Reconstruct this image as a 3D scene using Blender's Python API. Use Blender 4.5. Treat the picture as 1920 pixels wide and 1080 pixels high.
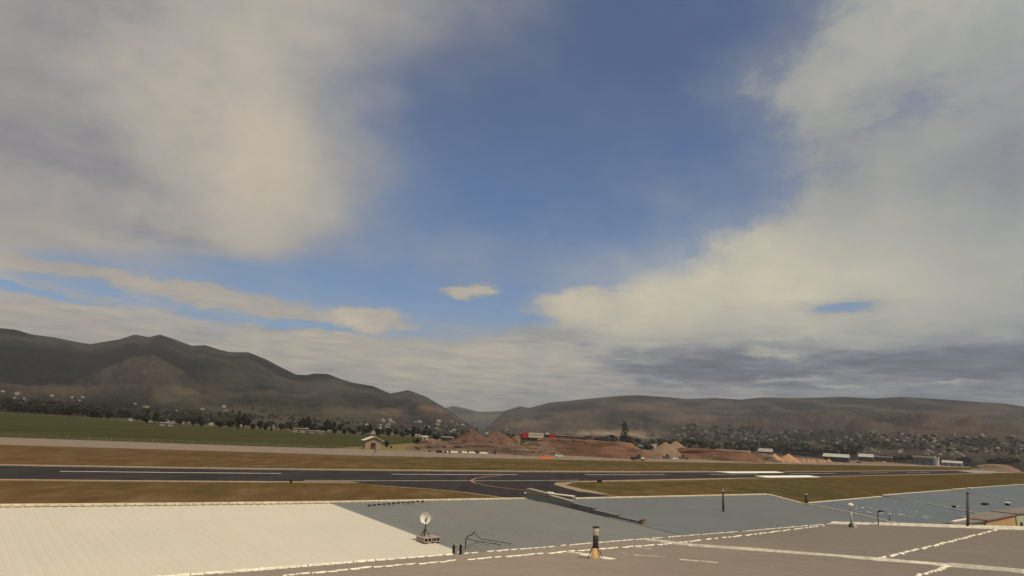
import bpy, math, random
from math import *
from mathutils import Vector, Matrix, noise
random.seed(7)
S = bpy.context.scene
for o in list(bpy.data.objects): bpy.data.objects.remove(o)

# ------------------------------------------------------------------ camera
F, CX, CY, H = 1250.0, 960.0, 540.0, 10.5
ROLL = atan(110 / 1920)
PITCH = atan((815.0 - 540) * cos(ROLL) / F)
cr, sr, cp, sp = cos(ROLL), sin(ROLL), cos(PITCH), sin(PITCH)
cam = bpy.data.cameras.new('camera'); co = bpy.data.objects.new('camera', cam)
S.collection.objects.link(co); S.camera = co
cam.sensor_width = 36; cam.lens = 36 * F / 1920; cam.clip_start = 0.1; cam.clip_end = 60000
co.matrix_world = Matrix(((cr, -sr, 0, 0), (-sr * sp, -cr * sp, -cp, 0), (sr * cp, cr * cp, -sp, H), (0, 0, 0, 1)))
S.render.resolution_x = 1024; S.render.resolution_y = 576

def ray(x, y):
    a = (x - CX) / F; b = -(y - CY) / F
    u = a * cr - b * sr; v = a * sr + b * cr
    return Vector((u, cp - v * sp, sp + v * cp))
def G(x, y, z=0.0):                       # where the sight line through a photo pixel meets height z
    r = ray(x, y); t = (z - H) / r.z
    return Vector((r.x * t, r.y * t, z))
def AZEL(x, y):
    r = ray(x, y).normalized()
    return degrees(atan2(r.x, r.y)), degrees(asin(r.z))
def PIX(p):
    d = Vector(p) - Vector((0, 0, H)); f = d.y * cp + d.z * sp
    if f <= 0: return (-1e5, -1e5)
    a = d.x * cr + (-sr * sp) * d.y + sr * cp * d.z
    b = -d.x * sr + (-cr * sp) * d.y + cr * cp * d.z
    return CX + F * a / f, CY - F * b / f

# ------------------------------------------------------------------ light, view
SUN_EL, SUN_AZ = 60.0, 138.0              # compass azimuth, camera looks along 0
S.view_settings.view_transform = 'Standard'; S.view_settings.look = 'None'
S.view_settings.exposure = 0; S.view_settings.gamma = 1
S.render.engine = 'CYCLES'
sl = bpy.data.lights.new('sun', 'SUN'); sl.energy = 3.3; sl.angle = radians(0.6); sl.color = (1.0, 0.87, 0.68)
so = bpy.data.objects.new('sun', sl); S.collection.objects.link(so)
sd = Vector((sin(radians(SUN_AZ)) * cos(radians(SUN_EL)), cos(radians(SUN_AZ)) * cos(radians(SUN_EL)), sin(radians(SUN_EL))))
so.rotation_euler = sd.to_track_quat('Z', 'Y').to_euler(); so.location = (0, 0, 200)

def lin(c):
    return tuple(((v / 255) / 12.92 if v <= 10 else (((v / 255) + .055) / 1.055) ** 2.4) for v in c)

class NT:                                  # small node helper
    def __init__(s, tree): s.t = tree; s.n = tree.nodes; s.l = tree.links
    def new(s, kind, **kw):
        n = s.n.new(kind)
        for k, v in kw.items(): setattr(n, k, v)
        return n
    def put(s, sock, v):
        if isinstance(v, bpy.types.NodeSocket): s.l.new(v, sock)
        elif v is not None: sock.default_value = v
    def m(s, op, a, b=None, c=None, clamp=False):
        n = s.new('ShaderNodeMath', operation=op, use_clamp=clamp)
        s.put(n.inputs[0], a)
        if b is not None: s.put(n.inputs[1], b)
        if c is not None: s.put(n.inputs[2], c)
        return n.outputs[0]
    def mr(s, v, a, b, c=0.0, d=1.0, smooth=False):
        n = s.new('ShaderNodeMapRange'); n.interpolation_type = 'SMOOTHSTEP' if smooth else 'LINEAR'
        s.put(n.inputs[0], v); n.inputs[1].default_value = a; n.inputs[2].default_value = b
        n.inputs[3].default_value = c; n.inputs[4].default_value = d
        return n.outputs[0]
    def mix(s, f, a, b, mode='MIX'):
        n = s.new('ShaderNodeMix', data_type='RGBA', blend_type=mode)
        s.put(n.inputs[0], f)
        for k, v in ((6, a), (7, b)):
            if isinstance(v, tuple): v = (*v[:3], 1)
            s.put(n.inputs[k], v)
        return n.outputs[2]
    def noise(s, vec, scale, detail=4, rough=.55, dist=0.0):
        n = s.new('ShaderNodeTexNoise'); s.put(n.inputs['Vector'], vec)
        n.inputs['Scale'].default_value = scale; n.inputs['Detail'].default_value = detail
        n.inputs['Roughness'].default_value = rough; n.inputs['Distortion'].default_value = dist
        return n.outputs[0]
    def mapping(s, vec, scale=(1, 1, 1), rot=(0, 0, 0), loc=(0, 0, 0)):
        n = s.new('ShaderNodeMapping'); s.put(n.inputs[0], vec)
        n.inputs[1].default_value = loc; n.inputs[2].default_value = rot; n.inputs[3].default_value = scale
        return n.outputs[0]
    def ramp(s, v, stops, interp='LINEAR'):
        n = s.new('ShaderNodeValToRGB'); s.put(n.inputs[0], v); r = n.color_ramp; r.interpolation = interp
        while len(r.elements) < len(stops): r.elements.new(0.5)
        for e, (p, c) in zip(r.elements, stops): e.position = p
        for e, (p, c) in zip(r.elements, stops): e.color = (*c[:3], 1)
        return n.outputs[0]

# ------------------------------------------------------------------ sky and clouds (world)
W = bpy.data.worlds.new('World'); S.world = W; W.use_nodes = True
nt = NT(W.node_tree); nt.n.clear()
out = nt.new('ShaderNodeOutputWorld'); bg = nt.new('ShaderNodeBackground'); nt.l.new(bg.outputs[0], out.inputs[0])
sky = nt.new('ShaderNodeTexSky'); sky.sky_type = 'NISHITA'; sky.sun_disc = False
sky.sun_elevation = radians(SUN_EL); sky.sun_rotation = radians(SUN_AZ)
sky.altitude = 350; sky.air_density = 1.0; sky.dust_density = 0.6; sky.ozone_density = 2.5
bg.inputs[1].default_value = 0.10
K = 1 / 0.10
XS = [0, 160, 320, 480, 640, 800, 960, 1120, 1280, 1440, 1600, 1760, 1920]
SKY = [  # photo row: (y, cloud cover 0-9 per column, cloud brightness 0-9 per column)
 (0,   '9998752101599', '5566655555677'),
 (80,  '9997653112899', '5567655556766'),
 (160, '9997421115988', '5677655556655'),
 (240, '9998521216878', '4578655556555'),
 (320, '9899521111699', '5578665555544'),
 (400, '9899521235999', '6568665556655'),
 (450, '8889532237999', '6667655789766'),
 (500, '3322233447999', '7555555799876'),
 (550, '5432222479999', '7665555999876'),
 (600, '8764322799599', '7666665988766'),
 (650, '9988766799999', '6677767765544'),
 (700, '9999999999999', '6677777632222'),
 (750, '9999999999999', '6666665554333'),
 (860, '9999999999999', '6666666655554')]
def grid(px, py, k):
    px = min(max(px, 0), 1919.9); i = int(px // 160); fx = px / 160 - i
    ys = [r[0] for r in SKY]; py = min(max(py, 0), 859.9)
    j = max(q for q in range(len(ys) - 1) if ys[q] <= py); fy = (py - ys[j]) / (ys[j + 1] - ys[j])
    v = lambda r, c: int(SKY[r][k][c]) / 9
    return ((v(j, i) * (1 - fx) + v(j, i + 1) * fx) * (1 - fy) + (v(j + 1, i) * (1 - fx) + v(j + 1, i + 1) * fx) * fy)
tc = nt.new('ShaderNodeTexCoord'); D = tc.outputs['Generated']
sx = nt.new('ShaderNodeSeparateXYZ'); nt.l.new(D, sx.inputs[0])
az = nt.m('MULTIPLY', nt.m('ARCTAN2', sx.outputs[0], sx.outputs[1]), 180 / pi)
el = nt.m('MULTIPLY', nt.m('ARCSINE', sx.outputs[2]), 180 / pi)
flat = nt.mapping(D, scale=(1, 1, 1.6))
n1 = nt.noise(flat, 2.6, 7, .55); n2 = nt.noise(nt.mapping(flat, loc=(5, 3, 1)), 2.9, 7, .55)
nfl = nt.noise(nt.mapping(D, scale=(1, 1, 6), loc=(2, 7, 4)), 9.0, 8, .6)
nfh = nt.noise(nt.mapping(D, scale=(1, 1, 1.3), rot=(0, .5, 0), loc=(2, 7, 4)), 5.5, 8, .58)
mf_ = nt.new('ShaderNodeMix', data_type='FLOAT'); nt.put(mf_.inputs[0], nt.mr(el, 5, 15)); nt.put(mf_.inputs[2], nfl); nt.put(mf_.inputs[3], nfh); nf = mf_.outputs[0]
nb = nt.noise(nt.mapping(D, scale=(1, 1, 2.2), loc=(9, 1, 3)), 5.0, 7, .55)
elw = nt.m('MULTIPLY_ADD', nt.m('SUBTRACT', n2, .5), 7.0, el)
elw = nt.m('ADD', nt.m('MULTIPLY', nt.m('SUBTRACT', elw, el), nt.mr(el, 2, 22, .18, 1)), el)
azw = nt.m('MULTIPLY_ADD', nt.m('SUBTRACT', n1, .5), 9.0, az)
w0 = nt.noise(nt.mapping(D, scale=(1, 1, 1.4), loc=(3, 6, 2)), 11, 8, .66)
azw = nt.m('MULTIPLY_ADD', nt.m('SUBTRACT', w0, .5), 6.0, azw)
rows = [0, 1.5, 3, 4.5, 6, 8, 10, 12, 14, 17, 20, 24, 28, 33]
pos = nt.mr(azw, -45, 45)
acc = None
for i, e in enumerate(rows):
    st = []
    for k in range(31):
        a = radians(-45 + 3 * k)
        d = Vector((sin(a) * cos(radians(e)), cos(a) * cos(radians(e)), sin(radians(e)))) * 1000
        px, py = PIX((d.x, d.y, d.z + H)); st.append((k / 30, (grid(px, py, 1), grid(px, py, 2), 0)))
    r = nt.ramp(pos, st, 'LINEAR')
    acc = r if acc is None else nt.mix(nt.mr(elw, rows[i - 1], e), acc, r)
sc = nt.new('ShaderNodeSeparateColor'); nt.l.new(acc, sc.inputs[0])
cover, bright = sc.outputs[0], sc.outputs[1]
w1 = nt.noise(nt.mapping(D, scale=(1, 1, 2.5), loc=(4, 4, 9)), 14, 6, .62); w2 = nt.noise(nt.mapping(D, scale=(1, 1, 2.5), loc=(8, 2, 6)), 16, 6, .62)
azb = nt.m('MULTIPLY_ADD', nt.m('SUBTRACT', w1, .5), 6.5, az); elb = nt.m('MULTIPLY_ADD', nt.m('SUBTRACT', w2, .5), 2.6, el)
def blob(px, py, rx, ry, tilt, jag=.5):     # soft ellipse somewhere in the sky, in degrees of azimuth and elevation
    a0, e0 = AZEL(px, py); ax, ex = AZEL(px + 20, py + 20 * tan(radians(tilt)))
    th = atan2(ex - e0, ax - a0); k = hypot(ex - e0, ax - a0) / hypot(20, 20 * tan(radians(tilt)))
    du = nt.m('SUBTRACT', azb, a0); dv = nt.m('SUBTRACT', elb, e0)
    u = nt.m('ADD', nt.m('MULTIPLY', du, cos(th)), nt.m('MULTIPLY', dv, sin(th)))
    v = nt.m('SUBTRACT', nt.m('MULTIPLY', dv, cos(th)), nt.m('MULTIPLY', du, sin(th)))
    u = nt.m('DIVIDE', u, rx * k); v = nt.m('DIVIDE', v, ry * k)
    d = nt.m('SQRT', nt.m('ADD', nt.m('MULTIPLY', u, u), nt.m('MULTIPLY', v, v)))
    d = nt.m('ADD', d, nt.m('MULTIPLY', nt.m('SUBTRACT', nfl, .5), jag * 4))
    return nt.mr(d, 1.45, .10, 0, 1, True)
# (x, y, rx, ry, tilt, target cover, target brightness, strength, jagged)
for (x, y, rx, ry, t, cv, bv, st, jg) in [
    (150, 512, 420, 20, 9, 1, .72, .85, .3), (430, 565, 260, 20, 11, 1, .70, .8, .3),
    (60, 545, 200, 9, 10, .1, .5, .8, .4), (250, 560, 220, 12, 12, .15, .5, .7, .4),
    (600, 612, 130, 9, 5, .1, .5, .8, .4), (740, 620, 60, 14, 0, .2, .5, .5, .4),
    (690, 600, 85, 20, 0, 1, .84, .95, .45), (655, 598, 40, 16, 0, 1, .86, .9, .4),
    (872, 546, 52, 12, 0, 1, .82, .95, .3), (600, 632, 150, 10, 5, 1, .85, .7, .4),
    (930, 655, 70, 22, 0, 1, .82, .7, .5), (900, 705, 160, 24, 0, 1, .82, .5, .5),
    (1110, 575, 130, 34, 0, 1, .95, .8, .35), (1060, 640, 100, 24, 0, 1, .50, .8, .3),
    (1590, 577, 110, 22, 0, .30, .55, .75, .5), (1720, 200, 150, 75, -10, .46, .5, .85, .5), (1600, 300, 60, 60, 0, .50, .5, .5, .5),
    (1330, 692, 230, 40, 0, 1, .10, .9, .4), (1780, 676, 300, 34, 0, 1, .12, .8, .4), (1080, 575, 90, 26, 0, 1, 1.0, .6, .3),
    (1500, 632, 90, 9, 0, 1, .82, .8, .4), (1450, 660, 55, 9, 0, 1, .80, .8, .4),
    (1480, 715, 110, 8, 0, 1, .80, .7, .4), (1570, 725, 60, 5, 0, 1, .8, .6, .4),
    (1790, 716, 60, 6, 0, 1, .8, .6, .4), (1180, 724, 70, 6, 0, 1, .8, .5, .4), (1880, 620, 70, 16, 0, 1, .7, .5, .4),
    (200, 320, 110, 34, 15, .75, .30, .45, .3), (30, 250, 160, 60, 0, 1, .28, .5, .2), (270, 440, 160, 22, 8, .55, .42, .45, .3)]:
    w = nt.m('MULTIPLY', blob(x, y, rx, ry, t, jg), st)
    mx = nt.new('ShaderNodeMix', data_type='FLOAT'); nt.put(mx.inputs[0], w); nt.put(mx.inputs[2], cover); mx.inputs[3].default_value = cv; cover = mx.outputs[0]
    mx = nt.new('ShaderNodeMix', data_type='FLOAT'); nt.put(mx.inputs[0], w); nt.put(mx.inputs[2], bright); mx.inputs[3].default_value = bv; bright = mx.outputs[0]
cover = nt.m('ADD', cover, nt.m('MULTIPLY', nt.m('SUBTRACT', nf, .5), nt.mr(el, 0, 30, .55, .38)))
cover = nt.m('ADD', cover, nt.m('MULTIPLY', nt.m('SUBTRACT', nb, .5), .30))
nt_floor = .07
soft = nt.mr(cover, .08, .80, nt_floor, 1.0, True)
sharp = nt.m('MAXIMUM', nt.m('MULTIPLY', soft, .45), nt.mr(cover, .36, .66, 0, 1.0, True))
mx = nt.new('ShaderNodeMix', data_type='FLOAT'); nt.put(mx.inputs[0], nt.mr(az, 2, 16, 0, .7)); nt.put(mx.inputs[2], soft); nt.put(mx.inputs[3], sharp); cover = mx.outputs[0]
stk = nt.noise(nt.mapping(D, scale=(1, 1, 9), loc=(1, 5, 7)), 16, 8, .62)
lowf = nt.mr(el, 11, 3, 0, 1)
bright = nt.m('ADD', bright, nt.m('MULTIPLY', nt.m('MULTIPLY', nt.m('SUBTRACT', stk, .5), lowf), 1.2))
bright = nt.m('ADD', bright, nt.m('MULTIPLY', nt.m('SUBTRACT', w0, .5), .35))
low = nt.mr(el, 14, 3, .22, .6)
bright = nt.m('ADD', bright, nt.m('MULTIPLY', nt.m('SUBTRACT', nf, .5), low))
bright = nt.m('ADD', bright, nt.m('MULTIPLY', nt.m('SUBTRACT', nb, .5), .22))
cloudcol = nt.ramp(bright, [(0, tuple(K * v for v in lin((80, 89, 104)))), (.25, tuple(K * v for v in lin((108, 115, 128)))),
    (.5, tuple(K * v for v in lin((146, 147, 150)))), (.7, tuple(K * v for v in lin((170, 168, 161)))),
    (.88, tuple(K * v for v in lin((189, 183, 168)))), (1, tuple(K * v for v in lin((206, 197, 174))))])
skyc = nt.mix(1.0, sky.outputs[0], nt.ramp(nt.mr(el, 0, 32), [(0, (.62, .78, .93)), (.35, (.61, .785, .94)), (.7, (.60, .74, .88)), (1, (.57, .665, .79))]), 'MULTIPLY')
cloudcol = nt.mix(1.0, cloudcol, nt.ramp(nt.mr(az, -40, 40), [(0, (1.06, .99, .97)), (.45, (1.03, 1.0, .97)), (.7, (1.0, 1.01, 1.0)), (1, (.97, 1.02, 1.04))]), 'MULTIPLY')
nt.l.new(nt.mix(cover, skyc, cloudcol), bg.inputs[0])
W.cycles.sampling_method = 'MANUAL'; W.cycles.sample_map_resolution = 1024

# ------------------------------------------------------------------ material helpers
MATS = {}
def mat(name, col, rough=.8, metal=0.0, var=.15, scale=1.0, stretch=None, bump=0.0, col2=None, detail=5, spec=.3, emis=None):
    if name in MATS: return MATS[name]
    m = bpy.data.materials.new(name); m.use_nodes = True; MATS[name] = m
    t = NT(m.node_tree); b = t.n['Principled BSDF']
    g = t.new('ShaderNodeTexCoord').outputs['Object']
    if stretch: g = t.mapping(g, scale=stretch[0], rot=(0, 0, stretch[1]))
    n = t.noise(g, scale, detail, .6)
    c1 = tuple(v * (1 - var) for v in col); c2 = col2 or tuple(min(1, v * (1 + var)) for v in col)
    t.l.new(t.mix(t.mr(n, .3, .7), c1, c2), b.inputs['Base Color'])
    b.inputs['Roughness'].default_value = rough; b.inputs['Metallic'].default_value = metal
    b.inputs['Specular IOR Level'].default_value = spec
    if bump:
        bn = t.new('ShaderNodeBump'); bn.inputs['Strength'].default_value = bump
        t.l.new(n, bn.inputs['Height']); t.l.new(bn.outputs[0], b.inputs['Normal'])
    return m

# ------------------------------------------------------------------ object helpers
class MB:
    def __init__(s): s.v = []; s.f = []
    def add(s, vs, fs):
        k = len(s.v); s.v += [tuple(v) for v in vs]; s.f += [tuple(i + k for i in f) for f in fs]
    def box(s, x0, x1, y0, y1, z0, z1, bevel=0.0, M=None):
        vs = [Vector((x, y, z)) for z in (z0, z1) for x, y in ((x0, y0), (x1, y0), (x1, y1), (x0, y1))]
        if bevel:                                  # chamfer the top edges
            b = bevel
            vs = vs[:4] + [Vector((x, y, z1 - b)) for x, y in ((x0, y0), (x1, y0), (x1, y1), (x0, y1))] + \
                 [Vector((x, y, z1)) for x, y in ((x0 + b, y0 + b), (x1 - b, y0 + b), (x1 - b, y1 - b), (x0 + b, y1 - b))]
            fs = [(3, 2, 1, 0), (8, 9, 10, 11)] + [(k + i, k + (i + 1) % 4, k + 4 + (i + 1) % 4, k + 4 + i) for k in (0, 4) for i in range(4)]
        else: fs = [(3, 2, 1, 0), (4, 5, 6, 7)] + [(i, (i + 1) % 4, 4 + (i + 1) % 4, 4 + i) for i in range(4)]
        if M: vs = [M @ v for v in vs]
        s.add(vs, fs); return s
    def tube(s, p, q, r, r2=None, n=10, cap=True):
        p = Vector(p); q = Vector(q); r2 = r if r2 is None else r2; d = (q - p).normalized()
        a = d.orthogonal().normalized(); b = d.cross(a)
        vs = [c + (a * cos(2 * pi * i / n) + b * sin(2 * pi * i / n)) * R for c, R in ((p, r), (q, r2)) for i in range(n)]
        fs = [(i, (i + 1) % n, n + (i + 1) % n, n + i) for i in range(n)]
        if cap: fs += [tuple(range(n))[::-1], tuple(range(n, 2 * n))]
        s.add(vs, fs); return s
    def path(s, pts, r, n=6):
        for p, q in zip(pts, pts[1:]): s.tube(p, q, r, n=n)
        return s
    def lathe(s, prof, n=16, c=(0, 0, 0)):
        vs = [(c[0] + r * cos(2 * pi * i / n), c[1] + r * sin(2 * pi * i / n), c[2] + z) for r, z in prof for i in range(n)]
        fs = [(j * n + i, j * n + (i + 1) % n, (j + 1) * n + (i + 1) % n, (j + 1) * n + i) for j in range(len(prof) - 1) for i in range(n)]
        fs += [tuple(range(n))[::-1], tuple(range((len(prof) - 1) * n, len(prof) * n))]
        s.add(vs, fs); return s
    def prism(s, pts, y0, y1):                     # outline in x,z pushed along y
        n = len(pts); vs = [(x, y0, z) for x, z in pts] + [(x, y1, z) for x, z in pts]
        s.add(vs, [tuple(range(n)), tuple(range(n, 2 * n))[::-1]] + [((i + 1) % n, i, n + i, n + (i + 1) % n) for i in range(n)]); return s
    def slab(s, top, down):                        # polygon (3d points) with thickness downward
        n = len(top); lo = [Vector(p) - Vector((0, 0, down)) for p in top]
        s.add(list(map(Vector, top)) + lo, [tuple(range(n)), tuple(range(n, 2 * n))[::-1]] + [((i + 1) % n, i, n + i, n + (i + 1) % n) for i in range(n)]); return s
    def build(s, name, m, parent=None, smooth=False, off=(0, 0, 0)):
        me = bpy.data.meshes.new(name)
        me.from_pydata([(v[0] - off[0], v[1] - off[1], v[2] - off[2]) for v in s.v], [], s.f)
        me.validate(); me.update()
        bm = bmesh.new(); bm.from_mesh(me); bmesh.ops.recalc_face_normals(bm, faces=bm.faces); bm.to_mesh(me); bm.free()
        me.materials.append(m)
        if smooth:
            for p in me.polygons: p.use_smooth = True
        o = bpy.data.objects.new(name, me); S.collection.objects.link(o)
        if parent: o.parent = parent
        return o
import bmesh
def tag(o, label=None, cat=None, group=None, kind=None):
    if label: o['label'] = label
    if cat: o['category'] = cat
    if group: o['group'] = group
    if kind: o['kind'] = kind
    return o
def thing(name, label, cat, loc=(0, 0, 0), rz=0, group=None):
    o = bpy.data.objects.new(name, None); S.collection.objects.link(o); o.empty_display_size = .3
    o.location = loc; o.rotation_euler = (0, 0, rz)
    return tag(o, label, cat, group)
def dup(root, loc, rz=0, sc=1.0, label=None, group=None):
    r = root.copy(); S.collection.objects.link(r); r.location = loc; r.rotation_euler = (0, 0, rz)
    r.scale = (sc, sc, sc) if not isinstance(sc, tuple) else sc
    if label: r['label'] = label
    if group: r['group'] = group
    for ch in root.children:
        c = ch.copy(); S.collection.objects.link(c); c.parent = r
        for g in ch.children:
            d = g.copy(); S.collection.objects.link(d); d.parent = c
    return r
def sheet(name, pts, m, z, off=None):             # flat ground marking or surface from 3d/2d outline
    mb = MB(); mb.add([(p[0], p[1], z) for p in pts], [tuple(range(len(pts)))])
    return tag(mb.build(name, m), kind='structure')
def strip(name, pts, w, m, z):                     # ribbon along a world polyline
    mb = MB(); n = len(pts); L = []
    for i, p in enumerate(pts):
        a = Vector(pts[max(i - 1, 0)][:2]); b = Vector(pts[min(i + 1, n - 1)][:2]); d = (b - a).normalized()
        q = Vector((-d.y, d.x)) * w / 2; L += [(p[0] + q.x, p[1] + q.y, z), (p[0] - q.x, p[1] - q.y, z)]
    mb.add(L, [(2 * i, 2 * i + 2, 2 * i + 3, 2 * i + 1) for i in range(n - 1)])
    return tag(mb.build(name, m), kind='structure')
def band(name, a, b, m, z):                        # surface between two pixel lines lying on the ground
    A = [G(*p) for p in a]; B = [G(*p) for p in b]
    mb = MB(); mb.add([(p.x, p.y, z) for p in A] + [(p.x, p.y, z) for p in B], [(i, i + 1, len(A) + i + 1, len(A) + i) for i in range(len(A) - 1)])
    return tag(mb.build(name, m), kind='structure')
def lerp(pts, x):
    for (x0, y0), (x1, y1) in zip(pts, pts[1:]):
        if x <= x1: break
    return y0 + (y1 - y0) * (x - x0) / (x1 - x0)
def dens(pts, xs): return [(x, lerp(pts, x)) for x in xs]
AX = radians(47.0)                                 # runway axis, clockwise from the view direction
RUNROT = AX - pi / 2

# ------------------------------------------------------------------ ground
def ground_mat():
    m = bpy.data.materials.new('dry_grass'); m.use_nodes = True; t = NT(m.node_tree); b = t.n['Principled BSDF']
    g = t.new('ShaderNodeTexCoord').outputs['Object']
    r = t.mapping(g, rot=(0, 0, AX)); r = t.mapping(r, scale=(1, .16, 1))
    big = t.noise(r, .05, 5, .6); mid = t.noise(t.mapping(g, rot=(0, 0, AX), scale=(1, .35, 1)), .22, 8, .72); fine = t.noise(g, 1.7, 6, .7); pat = t.noise(g, .018, 4, .55)
    c = t.mix(t.mr(big, .35, .65), (.086, .058, .020), (.124, .076, .031))
    c = t.mix(t.mr(pat, .42, .62), c, (.066, .058, .020))
    sep = t.new('ShaderNodeSeparateXYZ'); t.l.new(g, sep.inputs[0])
    red = t.m('MULTIPLY', t.mr(sep.outputs[0], 0, -110, 0, .8), t.mr(sep.outputs[1], 400, 300))
    c = t.mix(t.mr(sep.outputs[1], 420, 600, 0, .8), c, (.062, .054, .028))
    c = t.mix(t.m('MULTIPLY', red, t.mr(big, .3, .55)), c, (.135, .068, .035))
    c = t.mix(t.mr(sep.outputs[0], 30, 260, 0, .75), c, (.066, .045, .012))
    c = t.mix(t.mr(mid, .50, .72, 0, .75), c, (.19, .135, .07))
    c = t.mix(t.mr(mid, .46, .30, 0, .8), c, (.045, .042, .018))
    c = t.mix(t.mr(fine, .5, .8, 0, .5), c, (.060, .050, .022))
    t.l.new(c, b.inputs['Base Color']); b.inputs['Roughness'].default_value = .95; b.inputs['Specular IOR Level'].default_value = .02
    return m
M_grass = ground_mat()
N = 60; mb = MB()
R = 16000
mb.add([(-R, -3000, 0), (R, -3000, 0), (R, R, 0), (-R, R, 0)], [(0, 1, 2, 3)])
tag(mb.build('ground', M_grass), kind='structure')

M_asph = mat('asphalt', (.030, .026, .027), .9, spec=.10, var=.22, scale=.25, stretch=((1, .12, 1), AX), col2=(.043, .036, .035))
M_paint = mat('runway_paint', (.55, .50, .44), .7, var=.25, scale=.6)
M_paint_b = mat('fresh_paint', (.82, .80, .70), .6, var=.06, scale=.5)
M_shoulder = mat('gravel_shoulder', (.29, .225, .15), .95, spec=.03, var=.3, scale=.8)
M_road = mat('gravel_road_surface', (.215, .170, .135), .95, spec=.03, var=.18, scale=.5, stretch=((1, .15, 1), AX))
M_green = mat('green_field', (.046, .050, .017), .95, spec=.03, var=.2, scale=.03, stretch=((1, .2, 1), AX), col2=(.060, .057, .020))
M_soil = mat('bare_soil', (.20, .125, .090), .95, spec=.03, var=.25, scale=.12)
M_yellow = mat('taxi_line', (.60, .30, .18), .7, var=.15, scale=.5)
M_ygrass = mat('yellow_grass', (.17, .135, .050), .95, spec=.03, var=.25, scale=.2)

XR = [-260, -120, 0, 160, 320, 480, 640, 800, 960, 1080, 1200, 1320, 1440, 1540, 1640, 1720, 1790, 1860]
farL = [(-260, 868), (0, 872.5), (480, 880), (740, 882.5), (960, 884.5), (1200, 885.8), (1440, 885.4), (1640, 883.6), (1860, 881.8)]
nearL = [(-260, 894), (0, 898), (240, 900.5), (480, 902), (735, 903.5), (960, 903), (1085, 902), (1247, 898.5), (1440, 895), (1640, 891), (1860, 887)]
band('runway_shoulder', [(x, y - 2.2 if x < 1400 else y - 1) for x, y in dens(farL, XR)], [(x, y + 2.2 if x < 1400 else y + 1) for x, y in dens(nearL, XR)], M_shoulder, .01)
band('runway', dens(farL, XR), dens(nearL, XR), M_asph, .03)
# taxiway apron
tax = [G(*p) for p in [(660, 903.5), (735, 912), (800, 917), (870, 923), (920, 930), (975, 937), (900, 960), (1000, 985), (1300, 975), (1230, 938), (1170, 933), (1120, 926), (1070, 917), (1042, 909), (1046, 904), (1090, 902.6)]]
tag(sheet('taxiway', tax, M_asph, .035), kind='structure')
strip('gravel_edge', [G(*p) for p in [(700, 911), (735, 912.5), (800, 917), (870, 923.5), (925, 931), (960, 936)]], .9, M_shoulder, .045)
strip('gravel_edge', [G(*p) for p in [(1046, 905), (1042, 909), (1070, 917), (1120, 926), (1170, 933), (1230, 939)]], .8, M_shoulder, .045)
sheet('gravel_edge', [G(*p) for p in [(1042, 908.5), (1050, 905.5), (1075, 905), (1068, 907.5), (1060, 910), (1090, 917), (1150, 928), (1085, 922), (1070, 917.5)]], M_shoulder, .05)
strip('taxi_guide_line', [G(*p) for p in [(940, 892), (912, 894), (893, 897), (883, 901), (890, 906), (920, 912), (960, 917), (1000, 921.5), (1060, 930), (1110, 940)]], .28, M_yellow, .055)
# centre stripes and markings
for a, b in [((112, 884.3), (527, 888.2)), ((735, 889.6), (970, 890.3)), ((1097, 890.3), (1247, 890.2)), ((1330, 889.4), (1420, 888.7)), ((1480, 888.2), (1568, 887.5)), ((1612, 887), (1665, 886.4)), ((1700, 886), (1745, 885.5)), ((-160, 880.3), (-20, 882.3))]:
    strip('centre_stripe', [G(*a), G((a[0] + b[0]) / 2, (a[1] + b[1]) / 2 + .25), G(*b)], 0.95, M_paint, .06)
xs = [570, 640, 735, 850, 960, 1085]
strip('edge_line', [G(x, lerp([(570, 901.2), (735, 901.9), (960, 901.8), (1085, 900.8)], x)) for x in xs], .55, M_paint, .06)
strip('edge_line', [G(x, lerp(farL, x) + 1.2) for x in [-200, 0, 240, 480, 740, 960, 1200]], .35, M_paint, .06)
sheet('aiming_marking', [G(*p) for p in [(1338, 884.4), (1372, 887.4), (1472, 886.9), (1454, 884)]], M_paint_b, .07)
sheet('aiming_marking', [G(*p) for p in [(1414, 892.2), (1440, 896), (1540, 895), (1516, 891.6)]], M_paint_b, .07)
for k in range(4):
    y = 882.6 + k * 1.15
    sheet('threshold_marking', [G(*p) for p in [(1795 + 8 * k, y), (1800 + 8 * k, y + .55), (1880 + 8 * k, y + .45), (1872 + 8 * k, y)]], M_paint, .07)
strip('taxi_guide_line', [G(*p) for p in [(1787, 893.5), (1830, 896), (1900, 899.5), (1960, 902)]], .5, M_paint, .04)
strip('gravel_edge', [G(x, lerp(nearL, x) + 3 + random.random()) for x in range(-40, 560, 40)], .5, M_shoulder, .04)
strip('gravel_edge', [G(x, lerp(nearL, x) + 3 + random.random()) for x in range(1130, 1640, 60)], .5, M_shoulder, .04)
# perimeter road, green field, work site
rf = [(-260, 808), (0, 820), (480, 837), (680, 843), (900, 850), (1040, 854), (1200, 858.5), (1440, 864.5), (1700, 870.5), (1900, 875)]
rn = [(-260, 826), (0, 834), (240, 841), (480, 848), (700, 855), (960, 860), (1200, 865), (1440, 869.5), (1700, 874), (1900, 878)]
XP = [-260, -120, 0, 240, 480, 680, 900, 1040, 1200, 1320, 1440, 1570, 1700, 1800, 1900]
band('perimeter_road', dens(rf, XP), dens(rn, XP), M_road, .02)
fe = [(-260, 758), (0, 773), (240, 790), (480, 806), (660, 815), (790, 821)]
fb = [(-260, 808), (0, 820), (240, 829), (480, 837), (680, 842), (790, 832)]
band('green_field', dens(fe, [-260, 0, 240, 480, 660, 790]), dens(fb, [-260, 0, 240, 480, 680, 790]), M_green, .015)
sheet('dry_verge', [G(*p) for p in [(620, 841), (700, 836), (760, 832), (820, 826), (1000, 835), (900, 850), (760, 846)]], M_ygrass, .022)
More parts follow.
